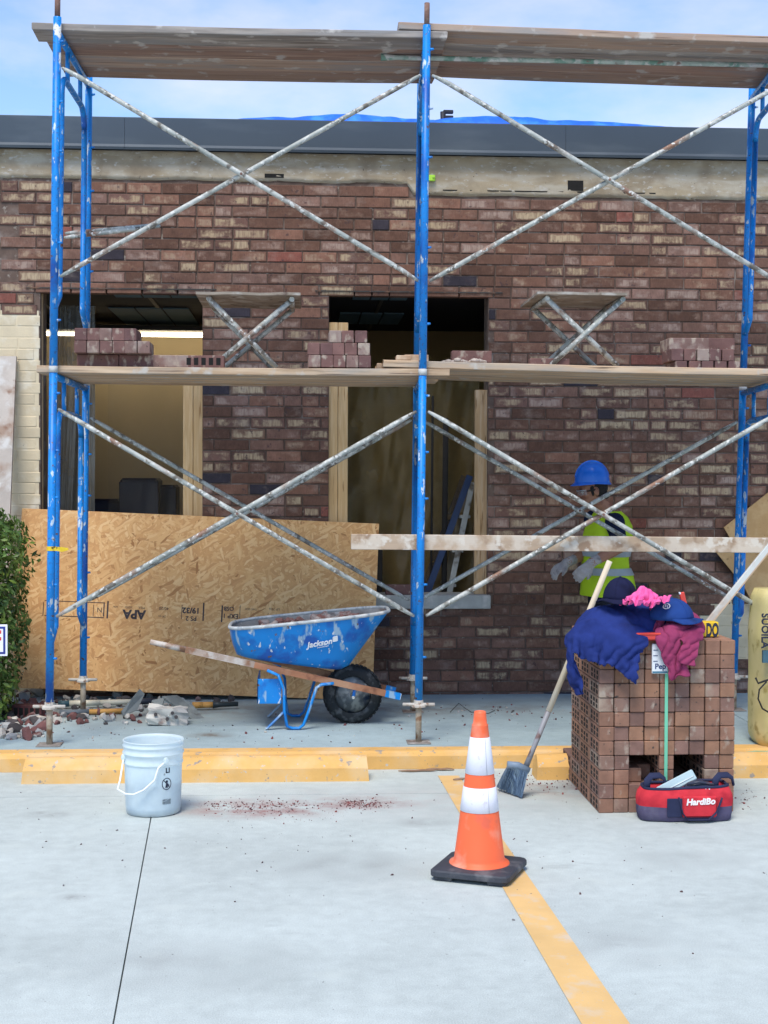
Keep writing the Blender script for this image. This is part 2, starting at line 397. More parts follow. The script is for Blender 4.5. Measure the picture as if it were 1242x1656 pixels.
# painted bay stripe
sa, sb, sc1, sd = G(708, 1255), G(742, 1255), G(1018, 1656), G(940, 1656)
dv = (sc1 - sb); dv2 = (sd - sa)
stripe_m = M('stripe_paint', (0.68, 0.44, 0.18), 0.85, 0.10, 5, [((0.62, 0.50, 0.36), 9, 0.64, 0.09), ((0.52, 0.47, 0.42), 60, 0.68, 0.04), ((0.12, 0.10, 0.09), 70, 0.75, 0.02)], 0.2, 120)
mb = MB(); mb.add([sd + dv2 * 0.6 + Vector((0, 0, .003)), sc1 + dv * 0.6 + Vector((0, 0, .003)), sb + Vector((0, 0, .003)), sa + Vector((0, 0, .003))], [(0, 1, 2, 3)])
structure(build(mb, 'parking_stripe', stripe_m))
# ------------------------------------------------------------------ the building
BT = 4.245                                         # fascia top
W1 = (-1.878, -0.722); W2 = (0.189, 1.352); WT, WB = 3.03, 0.83
bld = thing('brick_building', (0.6, YW, 0), 'single storey brick building being reclad, with two open window bays and dark metal fascia', 'building')
back_m = M('mortar_backing', (0.125, 0.085, 0.068), 0.95, 0.25, 14, [((0.24, 0.195, 0.17), 5, 0.60, 0.07), ((0.30, 0.26, 0.22), 26, 0.66, 0.05)], 0.5, 80)
XL, XRR = -6.0, 7.5
def wall_with_holes(y0, y1, mat_, name, par=bld, z1=4.0):
    mb = MB()
    mb.box((XL, y0, 0), (W1[0], y1, z1)); mb.box((W1[1], y0, 0), (W2[0], y1, z1)); mb.box((W2[1], y0, 0), (XRR, y1, z1))
    for a, b in (W1, W2):
        mb.box((a, y0 + .0005, 0), (b, y1, WB - 0.07)); mb.box((a, y0 + .0005, WT), (b, y1, z1))
    return build(mb, name, mat_, par)
wall_with_holes(YW + 0.009, YW + 0.26, back_m, 'mortar_bed')
# brick materials
def wall_brick(name, base, patch, thr, soft=0.06):
    """fired brick: dark body, pale flashed patch inside the edges broken by vertical drag marks"""
    m = bpy.data.materials.new(name); m.use_nodes = True
    n = m.node_tree.nodes; l = m.node_tree.links; b = n['Principled BSDF']; b.inputs['Roughness'].default_value = 0.92; b.inputs['Specular IOR Level'].default_value = 0.2
    at = n.new('ShaderNodeAttribute'); at.attribute_name = 'brick_uv'; sp = n.new('ShaderNodeSeparateXYZ'); l.new(at.outputs['Vector'], sp.inputs[0])
    g = n.new('ShaderNodeNewGeometry').outputs['Position']; oi = n.new('ShaderNodeObjectInfo')
    def math_(op, a, b_=None, cl=False):
        k = n.new('ShaderNodeMath'); k.operation = op; k.use_clamp = cl
        for i, q in enumerate((a, b_)):
            if q is None: continue
            if isinstance(q, (int, float)): k.inputs[i].default_value = q
            else: l.new(q, k.inputs[i])
        return k.outputs[0]
    rv = math_('ADD', sp.outputs[2], oi.outputs['Random'])
    off = n.new('ShaderNodeCombineXYZ'); l.new(math_('MULTIPLY', rv, 37.0), off.inputs[0]); l.new(math_('MULTIPLY', rv, 11.0), off.inputs[2])
    def nz(s_, st=(1, 1, 1), det=5, rough=.6):
        mp = n.new('ShaderNodeMapping'); mp.inputs['Scale'].default_value = st; l.new(g, mp.inputs['Vector']); ad = n.new('ShaderNodeVectorMath'); l.new(mp.outputs[0], ad.inputs[0]); l.new(off.outputs[0], ad.inputs[1])
        t = n.new('ShaderNodeTexNoise'); t.inputs['Scale'].default_value = s_; t.inputs['Detail'].default_value = det; t.inputs['Roughness'].default_value = rough; l.new(ad.outputs[0], t.inputs['Vector']); return t.outputs['Fac']
    def rng(f, a, b_, c, d):
        r = n.new('ShaderNodeMapRange'); r.inputs[1].default_value = a; r.inputs[2].default_value = b_; r.inputs[3].default_value = c; r.inputs[4].default_value = d; l.new(f, r.inputs[0]); return r.outputs[0]
    def edge(o): return math_('MINIMUM', o, math_('SUBTRACT', 1.0, o))
    e = math_('MINIMUM', math_('MULTIPLY', edge(sp.outputs[0]), 2.6), edge(sp.outputs[1]))
    e = rng(math_('ADD', e, math_('MULTIPLY', math_('SUBTRACT', nz(22), .5), .45)), 0.06, 0.22, 0, 1)
    pm = math_('MULTIPLY', math_('MULTIPLY', e, rng(nz(7, (1, 1, 1.2), 6, .65), thr - soft, thr + soft, 0, 1)), rng(nz(16, (5, 1, .7), 4), .36, .58, .35, 1))
    hs = n.new('ShaderNodeHueSaturation'); hs.inputs['Color'].default_value = (*base, 1)
    l.new(math_('MULTIPLY', math_('MULTIPLY', rng(nz(12), .25, .75, .72, 1.28), rng(nz(60, (2, 1, .6), 3), .3, .7, .86, 1.14)), rng(math_('FRACT', math_('MULTIPLY', rv, 7.3)), 0, 1, .80, 1.22)), hs.inputs['Value'])
    def mix(c, colr, f):
        x = n.new('ShaderNodeMix'); x.data_type = 'RGBA'; l.new(f, x.inputs['Factor']); l.new(c, x.inputs['A']); x.inputs['B'].default_value = (*colr, 1); return x.outputs['Result']
    c = mix(hs.outputs[0], patch, pm)
    c = mix(c, (.06, .04, .045), rng(nz(26, (1, 1, 1), 3), .64, .70, 0, .7))
    c = mix(c, (.36, .29, .25), rng(nz(3.0, (1, 1, 1.6), 8, .7), .54, .72, 0, .5))           # thin mortar haze left on the face
    l.new(c, b.inputs['Base Color'])
    bp = n.new('ShaderNodeBump'); bp.inputs['Strength'].default_value = .6; bp.inputs['Distance'].default_value = .004
    l.new(nz(110, (2, 1, .8)), bp.inputs['Height']); l.new(bp.outputs[0], b.inputs['Normal'])
    return m

def bm_(name, c, extra=(), white=0.66):
    return M(name, c, 0.9, 0.28, 11, list(extra) + [((0.38, 0.31, 0.25), 15, white, 0.07, (1.6, 1, 1.0)), ((0.06, 0.045, 0.04), 40, 0.70, 0.03)], 0.55, 130, objvar=0.13)
tan = (0.38, 0.27, 0.175)
BR = [wall_brick('brick_dark_brown', (0.124, 0.066, 0.048), (0.25, 0.16, 0.12), .60), wall_brick('brick_plum_brown', (0.158, 0.087, 0.066), (0.30, 0.205, 0.165), .56),
      wall_brick('brick_mid_brown', (0.19, 0.098, 0.070), (0.34, 0.235, 0.165), .55), wall_brick('brick_flashed', (0.145, 0.080, 0.064), (0.42, 0.315, 0.205), .47),
      wall_brick('brick_buff', (0.175, 0.105, 0.075), (0.46, 0.355, 0.235), .40), wall_brick('brick_black', (0.042, 0.036, 0.046), (0.16, 0.12, 0.11), .66),
      wall_brick('brick_red', (0.20, 0.075, 0.058), (0.30, 0.17, 0.13), .60), wall_brick('brick_pinkish', (0.20, 0.118, 0.095), (0.36, 0.265, 0.22), .49)]
BWT = [19, 25, 17, 20, 7, 3.2, 1.6, 10]
CREAM = M('cream_painted_brick', (0.62, 0.52, 0.36), 0.7, 0.10, 7, [((0.70, 0.63, 0.50), 9, 0.60, 0.08), ((0.40, 0.33, 0.25), 24, 0.70, 0.03)], 0.3, 70, objvar=0.06)
CH, BL, PIT = 0.0800, 0.2445, 0.254
def brick_shape(mb, x0, x1, z0, z1, y0, mi, r, dep=0.08):
    e = 0.0035; j = lambda a: (r.random() - .5) * a
    y0 = y0 + j(0.004)
    a = [(x0 + e, y0, z0 + e), (x1 - e, y0, z0 + e), (x1 - e, y0, z1 - e), (x0 + e, y0, z1 - e)]
    b = [(x0, y0 + e, z0), (x1, y0 + e, z0), (x1, y0 + e, z1), (x0, y0 + e, z1)]
    c = [(x0, y0 + dep, z0), (x1, y0 + dep, z0), (x1, y0 + dep, z1), (x0, y0 + dep, z1)]
    a = [(p[0] + j(.003), p[1], p[2] + j(.003)) for p in a]
    fs = [(0, 1, 2, 3)]
    for k in range(4):
        q = (k + 1) % 4; fs += [(4 + k, 4 + q, q, k), (8 + k, 8 + q, 4 + q, 4 + k)]
    mb.add(a + b + c, fs, mi); rv = r.random()
    mb.at += [(0, 0, rv), (1, 0, rv), (1, 1, rv), (0, 1, rv)] * 3
bricks = []
br = random.Random(11)
nco = int((3.90 - 0.02) / CH)
for i in range(nco):
    z0 = SW - 0.06 + i * CH; z1 = z0 + CH - 0.0095
    off = (i % 2) * PIT * 0.5 + br.uniform(-.012, .012)
    k0 = int((XL - off) / PIT) - 1
    for k in range(k0, int((XRR - off) / PIT) + 1):
        x0 = off + k * PIT; x1 = x0 + BL + br.uniform(-.004, .003)
        t = br.choices(range(8), BWT)[0]; hd = br.random()
        segs = [(x0, x1)]
        if hd < 0.13: segs = [(x0, x0 + 0.118), (x0 + 0.128, x1)]       # some cut to half length
        zc = (z0 + z1) / 2
        if WB - 0.07 < zc < WT:
            ns = []
            for a, b in segs:
                for (wa, wb) in (W1, W2):
                    if b <= wa or a >= wb: continue
                    if a < wa: ns.append((a, wa - 0.002))
                    if b > wb: ns.append((wb + 0.002, b))
                    break
                else: ns.append((a, b))
            segs = [q for q in ns if q[1] - q[0] > 0.035]
        for a, b in segs:
            xc = (a + b) / 2; u, v = pix((xc, YW, zc))
            kind = 'veneer'
            top = 3.83 if xc < 0.76 else 3.755
            if z1 > top: continue
            if (u < 62 and v > 508) or (u < 10 and v > 486): kind = 'cream'
            if u > 1148 and 972 < v < 1068: kind = 'cream'
            if kind == 'veneer' and u < 12 and v > 330 and v < 470 and i % 2 == 0 and u > -30: continue     # toothed gaps at the left edge
            if hd < 0.13 and len(segs) > 1: t = br.choices(range(8), BWT)[0]
            bricks.append((a, b, z0, z1, kind, t, u, v))
vis = [q for q in bricks if -10 < q[6] < 1252 and 270 < q[7] < 1130 and q[4] == 'veneer'
       and not (20 < q[6] < 604 and q[7] > 838) and not (585 < q[7] < 640)]
vis.sort(key=lambda q: -(q[1] - q[0]) * (1 - 0.02 * q[0]))
pick = set(id(q) for q in vis[:300])
smesh = {}
rest = MB(); crest = MB()
for q in bricks:
    a, b, z0, z1, kind, t, u, v = q
    if kind == 'veneer':
        if id(q) in pick:
            key = (t, round((b - a) / 0.003), br.randrange(2))
            if key not in smesh:
                mb = MB(); brick_shape(mb, 0, b - a, 0, z1 - z0, 0, 0, br); smesh[key] = mb.mesh('brick', BR[t])
            o = link('brick', smesh[key], bld, Vector((a, YW, z0)) - ORG[bld])
        else: brick_shape(rest, a, b, z0, z1, YW, t, br)
    else:
        if -60 < u < 1300:
            mb = MB(); brick_shape(mb, a - .001, b + .001, z0, z1 + .003, YW + 0.004, 0, br); build(mb, 'painted_brick', CREAM, bld)
        else: brick_shape(crest, a, b, z0, z1 + .003, YW + 0.004, 0, br)
stuff(build(rest, 'brickwork', BR, bld))
if crest.f: stuff(build(crest, 'painted_brickwork', CREAM, bld))
# cream mortar behind the painted bricks
mb = MB(); mb.box((XL, YW + 0.0065, SW), (W1[0] - 0.01, YW + 0.02, 2.87)); build(mb, 'painted_joint', CREAM, bld)
mb = MB(); pa, pb = P(1150, 972, YW), P(1240, 1068, YW); mb.box((pa.x, YW + 0.0065, pb.z), (XRR, YW + 0.02, pa.z)); build(mb, 'painted_joint', CREAM, bld)
# rough band of old wall and mortar left bare under the fascia
band_m = M('bare_mortar_band', (0.36, 0.295, 0.205), 0.95, 0.22, 5, [((0.42, 0.375, 0.30), 6, 0.52, 0.08, (0.5, 1, 2.5)), ((0.27, 0.215, 0.15), 5, 0.58, 0.10), ((0.46, 0.43, 0.38), 25, 0.64, 0.05, (1, 1, 2)), ((0.13, 0.10, 0.08), 50, 0.72, 0.02)], 0.9, 40)
band = MB(); nx = 260; rings = []
for i in range(nx + 1):
    x = XL + (XRR - XL) * i / nx
    zb = (3.815 if x < 0.76 else 3.735) - 0.012 * noise.noise((x * 3, 0, 0)) - 0.008 * noise.noise((x * 14, 3, 0))
    zs = [4.02, 3.97, 3.90, zb + 0.03, zb, zb]
    yo = [YW + 0.004, YW + 0.003 + 0.004 * noise.noise((x * 5, 1, 1)), YW + 0.001 + 0.005 * noise.noise((x * 4, 2, 5)), YW - 0.004 + 0.010 * noise.noise((x * 9, 7, 2)), YW + 0.0, YW + 0.1]
    rings.append([(x, y, z) for y, z in zip(yo, zs)])
band.loft(rings, closed=False, cap0=False, cap1=False); build(band, 'mortar_band', band_m, bld)
mb = MB()                                                # near-black blocks paint the shade of notches in the band
dark_m = M('black_and_hole_shade', (0.012, 0.011, 0.011), 0.95, 0.2, 20)  # near black: paints the shade in holes, also colours black poles and wire
for (ua, va, ub, vb) in ((918, 292, 943, 309), (428, 281, 459, 288)):
    a, b = P(ua, va, YW), P(ub, vb, YW)
    mb = MB(); mb.box((a.x, YW - 0.006, b.z), (b.x, YW + 0.05, a.z)); build(mb, 'notch_shade', dark_m, bld)
mb = MB(); a, b = P(716, 306, YW), P(1060, 309, YW); mb.box((a.x, YW - 0.004, a.z - 0.012), (b.x, YW + 0.02, a.z - 0.003)); build(mb, 'gap_shade', dark_m, bld)  # solid near-black strip paints the shade of the gap
# fascia in folded lengths
fas_m = M('fascia_metal', (0.066, 0.084, 0.105), 0.45, 0.10, 1.2, [((0.10, 0.12, 0.14), 1.5, 0.62, 0.1, (1, 1, 4)), ((0.3, 0.3, 0.3), 60, 0.76, 0.02)], 0.05, 8, 0.3)
fx = [XL - 0.1, -4.2, P(203, 210, YW).x, 1.9, 4.4, XRR + .1]
for a, b in zip(fx, fx[1:]):
    prof = [(0.05, 4.032), (-0.062, 4.022), (-0.070, 4.012), (-0.076, 4.030), (-0.058, 4.052), (-0.060, BT - 0.006), (-0.054, BT), (0.05, BT)]
    mb = MB(); mb.loft([[(a + .001, YW + y, z) for y, z in prof], [(b - .001, YW + y, z) for y, z in prof]], smooth=False)
    build(mb, 'fascia_panel', fas_m, bld)
mb = MB(); mb.box((XL, YW + 0.05, 4.0), (XRR, YW + 6.2, 4.2)); build(mb, 'roof', M('roof_grey', (0.14, 0.14, 0.14), .9), bld)
soff = MB(); soff.box((XL, YW - 0.055, 4.033), (XRR, YW + 0.049, 4.06)); build(soff, 'soffit', M('soffit_dark', (0.05, 0.045, 0.04), .9), bld)
# window heads and sill
steel_m = M('lintel_steel', (0.05, 0.045, 0.042), 0.7, 0.3, 20, [((0.15, 0.08, 0.05), 15, 0.6, 0.06)])
for wa, wb in (W1, W2):
    mb = MB(); mb.box((wa - 0.1, YW - 0.006, WT - 0.002), (wb + 0.1, YW + 0.09, WT + 0.007)); mb.box((wa - 0.1, YW + 0.08, WT), (wb + 0.1, YW + 0.0875, WT + 0.09)); build(mb, 'lintel', steel_m, bld)
sill_m = M('sill_concrete', (0.36, 0.36, 0.34), 0.9, 0.2, 10, [((0.5, 0.48, 0.45), 12, 0.6, 0.06)], 0.4)
for wa, wb in (W1, W2):
    mb = MB(); mb.bbox((wa - 0.02, YW - 0.045, WB - 0.10), (wb + 0.02, YW + 0.26, WB), 0.006); build(mb, 'window_sill', sill_m, bld)
# lumber round the openings
lum_m = M('new_lumber', (0.56, 0.36, 0.17), 0.75, 0.16, 3, [((0.66, 0.47, 0.26), 7, 0.55, 0.12, (9, 9, 0.6)), ((0.36, 0.20, 0.08), 9, 0.66, 0.04, (6, 6, 0.5)), ((0.28, 0.15, 0.06), 8, 0.74, 0.02)], 0.2, 60, stretch=(6, 6, 0.4))
lum2_m = M('aged_lumber', (0.42, 0.27, 0.14), 0.8, 0.2, 3, [((0.50, 0.37, 0.24), 7, 0.55, 0.12, (9, 9, 0.6)), ((0.25, 0.15, 0.07), 9, 0.62, 0.04, (6, 6, 0.5))], 0.2, 60, stretch=(6, 6, 0.4))
def jamb(u0, u1, za, zb, y, m_=lum_m, d=0.04):
    a, b = P(u0, 700, y).x, P(u1, 700, y).x
    mb = MB(); mb.bbox((a, y, za), (b, y + d, zb), 0.003); build(mb, 'wooden_jamb', m_, bld)
jamb(296, 312, WB, WT - 0.68, YW + 0.05); jamb(312.6, 328, WB, WT - 0.68, YW + 0.055)
jamb(530.5, 546, WB, WT - 0.22, YW + 0.03); jamb(546.5, 562.5, WB, WT - 0.22, YW + 0.035)
jamb(768, 790, WB, 2.33, YW + 0.06, lum2_m)
jamb(64, 69, WB, WT - 0.01, YW + 0.06, lum2_m); 
jamb(138, 146, WB, 2.3, YW + 0.6, lum_m)
# ------------------------------------------------------------------ the rooms behind
YB = YW + 3.1; CEIL = 3.08
room_m = M('cream_room_wall', (0.58, 0.48, 0.31), 0.8, 0.06, 2, [], 0.1)
dim_m = M('brown_room_wall', (0.42, 0.29, 0.13), 0.85, 0.12, 3)
ceil_m = M('ceiling_in_shade', (0.018, 0.02, 0.028), 0.9, 0.2, 8)  # ceiling coloured near black to paint the shade of an unlit room
grid_m = M('ceiling_grid', (0.06, 0.055, 0.05), 0.6)
XP = -0.25
mb = MB(); mb.box((XL, YB, 0), (XP, YB + 0.1, CEIL)); build(mb, 'room_wall', room_m, bld)
mb = MB(); mb.box((XP, YB, 0), (XRR, YB + 0.1, CEIL)); build(mb, 'room_wall', dim_m, bld)
mb = MB(); mb.box((XP - 0.05, YW + 0.27, 0), (XP + 0.05, YB - .01, CEIL)); build(mb, 'partition', dim_m, bld)
for x in (XL, XRR):
    mb = MB(); mb.box((x - 0.1, YW + 0.01, 0), (x, YB + 3.1, 4.0)); build(mb, 'end_wall', dim_m, bld)
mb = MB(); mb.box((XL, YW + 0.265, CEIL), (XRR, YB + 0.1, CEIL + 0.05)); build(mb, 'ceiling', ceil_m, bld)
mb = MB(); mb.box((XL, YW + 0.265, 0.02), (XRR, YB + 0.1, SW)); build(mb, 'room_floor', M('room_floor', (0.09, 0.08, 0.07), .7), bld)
pan_m = M('troffer_diffuser', (0.15, 0.24, 0.30), 0.8, 0.05, 4, spec=0.05)
for (u0, v0, u1, v1) in ((204, 500, 306, 526), (186, 474, 318, 481), (545, 508, 655, 524), (568, 476, 664, 485)):
    a, b = G(u0, v1, CEIL - 0.012), G(u1, v0, CEIL - 0.012)
    for k in range(3):
        xa = a.x + (b.x - a.x) * k / 3; xb = a.x + (b.x - a.x) * (k + 1) / 3
        mb = MB(); mb.bbox((xa + .006, min(a.y, b.y), CEIL - 0.012), (xb - .006, max(a.y, b.y), CEIL - 0.001), 0.003); build(mb, 'light_panel', pan_m, bld)
for k in range(5):
    mb = MB(); x = -3.0 + k * 0.9; mb.box((x, YW + 0.27, CEIL - 0.008), (x + 0.03, YB, CEIL - 0.0005)); build(mb, 'ceiling_runner', grid_m, bld)
# lit strip light high on the back wall of the cream room
strip = thing('strip_light', (P(265, 541, YB - .5).x, YB - 0.5, P(265, 541, YB - .5).z), 'lit warm strip light high on the cream back wall behind the left window', 'light')
xa, xb = P(212, 541, YB).x - 0.8, P(322, 541, YB).x + 0.9
zc = P(265, 541, YB - .5).z; YS = YB - .5
mb = MB(); mb.box((xa, YS - 0.20, zc + 0.018), (min(xb, XP - .07), YS + 0.16, zc + 0.06)); mb.box((xa + .3, YS - .01, zc + .06), (xa + .33, YS + .01, CEIL)); mb.box((XP - .5, YS - .01, zc + .06), (XP - .47, YS + .01, CEIL)); build(mb, 'shade_housing', grid_m, strip)  # broad housing added over the tube to keep its light off the ceiling
mb = MB(); mb.path([(xa + .02, YS, zc - 0.002), (min(xb, XP - .09), YS, zc - 0.002)], 0.018, 10)
build(mb, 'tube', M('lit_tube', (1, .9, .7), .5, emit=(1.0, 0.82, 0.55, 6.5)), strip)
# plastic sheets hung inside the openings
def sheet(name, x0, x1, z0, z1, y, amp, seed, m_, label, nx=46, nz=30):
    mb = MB(); g = []
    for j in range(nz + 1):
        row = []
        for i in range(nx + 1):
            s_, t_ = i / nx, j / nz
            dd = amp * (noise.noise((s_ * 7 + seed, t_ * 1.6 + s_ * 2, seed)) + 0.5 * noise.noise((s_ * 19 - t_ * 6, t_ * 3, seed + 4)) + 0.35 * abs(noise.noise((s_ * 9 + t_ * 12, t_ * 8 - s_ * 5, seed + 9))))
            row.append((x0 + (x1 - x0) * s_, y + dd, z0 + (z1 - z0) * t_))
        g.append(row)
    mb.loft(g, closed=False, cap0=False, cap1=False)
    return tag(build(mb, name, m_), label, 'sheet')
sheet('plastic_sheet', W2[0] + 0.02, W2[1] - 0.02, WB - 0.05, 2.42, YW + 0.42, 0.07, 3.3, sheet_mat('dusty_plastic', (0.36, 0.25, 0.10), 0.50), 'dusty brown see-through plastic sheet hung behind the right window opening')
sheet('plastic_sheet', W1[0] + 0.36, W1[1] + 0.02, WB - 0.05, 2.5, YW + 0.9, 0.05, 8.1, sheet_mat('clear_plastic', (0.60, 0.54, 0.42), 0.10), 'clear creased plastic sheet hung across the left window opening')
sheet('plastic_sheet', W1[0] + 0.03, W1[0] + 0.34, WB - 0.05, 2.95, YW + 0.35, 0.06, 5.2, sheet_mat('grey_plastic', (0.16, 0.17, 0.17), 0.75), 'dark grey plastic sheet bunched at the left jamb of the left window')
# things in the rooms
navy_m = M('navy_vinyl', (0.010, 0.012, 0.03), 0.5, 0.2, 6)
def inner_box(u0, v0, u1, y, d, label, trim=False):
    a, b = P(u0, v0, y), P(u1, v0, y)
    t = thing('storage_cabinet', ((a.x + b.x) / 2, y + d / 2, SW), label, 'cabinet', 'dark cabinets inside the left room')
    mb = MB(); mb.bbox((a.x, y, SW), (b.x, y + d, a.z), 0.02); build(mb, 'body', navy_m, t)
    mb = MB(); mb.bbox((a.x - 0.006, y - 0.012, a.z - 0.30), (b.x + 0.006, y - 0.001, a.z - 0.03), 0.004); build(mb, 'drawer', navy_m, t)
    mb = MB(); mb.bbox((b.x - 0.016, y - 0.018, SW + .01), (b.x - 0.004, y - 0.002, a.z - .31), 0.002); build(mb, 'edge_trim', M('trim_teal', (0.05, 0.09, 0.10), .4), t)
inner_box(194, 773, 255, YW + 1.1, 0.4, 'tall dark navy cabinet inside the left window, the highest of the three')
inner_box(257, 784, 284, YW + 1.3, 0.4, 'narrow dark navy cabinet inside the left window, beside the lumber jamb')
inner_box(140, 807, 192, YW + 1.2, 0.4, 'low dark navy cabinet inside the left window, nearest the blue scaffold posts')
# stepladder leaning inside the right opening
alu_m = M('ladder_rail', (0.30, 0.31, 0.30), 0.5, 0.2, 12, [((0.10, 0.08, 0.06), 9, 0.6, 0.05)], 0.2)
blue_l = M('ladder_navy', (0.012, 0.03, 0.09), 0.5, 0.2, 10)
lt = P(764, 780, YW + 0.30); lb = P(716, 1010, YW + 0.30)
lad = thing('stepladder', (lb.x, YW + 0.45, SW), 'grey and navy stepladder leaning behind the right window opening', 'ladder')
dx = (lb - lt).normalized()
foot = lt + dx * ((lt.z - SW) / -dx.z)
for dy in (0, 0.36):
    o_ = Vector((0, dy, 0)); mb = MB(); mb.path([foot + o_, lt + o_], 0.022, 4, smooth=False, flat=(1.3, .7)); build(mb, 'rail', alu_m, lad)
    mb = MB(); mb.path([foot + Vector((-0.28, dy, 0)), lt + o_ + Vector((-.02, 0, 0.05))], 0.026, 4, smooth=False, flat=(1.3, .7)); build(mb, 'rear_rail', blue_l, lad)
for k in range(1, 6):
    c = foot.lerp(lt, k / 6); mb = MB(); mb.bbox((c.x - 0.045, c.y, c.z - 0.012), (c.x + 0.04, c.y + 0.36, c.z + 0.012), 0.003); build(mb, 'step', alu_m, lad)
for (u, v0, name, lab, rr) in ((721, 676, 'dark_pole', 'thick dark pole standing inside the right window beside the stepladder', 0.022), (700, 640, 'dark_pole', 'thin dark pole standing inside the right window behind the centre post', 0.010), (613, 880, 'dark_pole', 'dark post end behind the corner of the strand board sheet', 0.03)):
    a = P(u, v0, YW + 0.32); mb = MB(); mb.path([(a.x - 0.012, a.y, SW), a], rr, 8); tag(build(mb, name, dark_m), lab, 'pole')
# ------------------------------------------------------------------ scaffold
blue_m = M('scaffold_blue', (0.003, 0.215, 0.64), 0.42, 0.16, 5, [((0.008, 0.09, 0.40), 7, 0.62, 0.07, (1, 1, .5)), ((0.50, 0.58, 0.64), 34, 0.63, 0.02, (1, 1, 0.35)), ((0.62, 0.64, 0.62), 10, 0.67, 0.012, (1, 1, 0.5)), ((0.03, 0.12, 0.36), 60, 0.62, 0.05), ((0.11, 0.06, 0.05), 26, 0.68, 0.02)], 0.15, 60)
galv_m = M('brace_galvanised', (0.30, 0.325, 0.305), 0.6, 0.25, 6, [((0.46, 0.47, 0.44), 5, 0.52, 0.10), ((0.15, 0.135, 0.115), 16, 0.57, 0.05), ((0.25, 0.14, 0.095), 4, 0.62, 0.06), ((0.58, 0.58, 0.55), 45, 0.585, 0.03)], 0.5, 90, 0.15)
rust_m = M('rusty_steel', (0.17, 0.095, 0.075), 0.85, 0.3, 16, [((0.28, 0.2, 0.16), 12, 0.58, 0.06)], 0.4, 90)
jack_m = M('jack_thread', (0.40, 0.34, 0.26), 0.75, 0.2, 30, [((0.24, 0.14, 0.08), 20, 0.56, 0.06), ((0.6, 0.57, 0.5), 18, 0.64, 0.04)], 0.9, 240, 0.1)
LT, UB, UT = 2.300, 2.302, 4.345
posts = {}            # frame index -> (front bottom, front top of stack, rear bottom, rear top)
def lin(p0, p1, z): t = (z - p0.z) / (p1.z - p0.z); return p0.lerp(p1, t)
fl = (P(80, 1140, YF), P(92, 100, YF)); fc = (P(677, 1140, YF), P(690, 60, YF))
rl = (P(135, 1040, YR), P(143.5, 160, YR)); rc = (P(668, 1090, YR), P(680, 160, YR)); rr_ = (P(1190, 1000, YR), P(1216, 160, YR))
frt = (fc[0] + Vector((2.16, 0, 0)), fc[1] + Vector((2.19, 0, 0)))
BAY = [(fl, rl), (fc, rc), (frt, rr_)]
scaf = thing('scaffold', (0.7, YF, SW), 'two-lift blue tube scaffold with galvanised cross braces standing before the brick wall', 'scaffold')
TR = 0.0235
def arc(c, a, b, n=5):
    """quarter bend: points from c+a to c+b"""
    return [c + a * math.cos(math.pi / 2 * k / n) + b * math.sin(math.pi / 2 * k / n) for k in range(n + 1)]
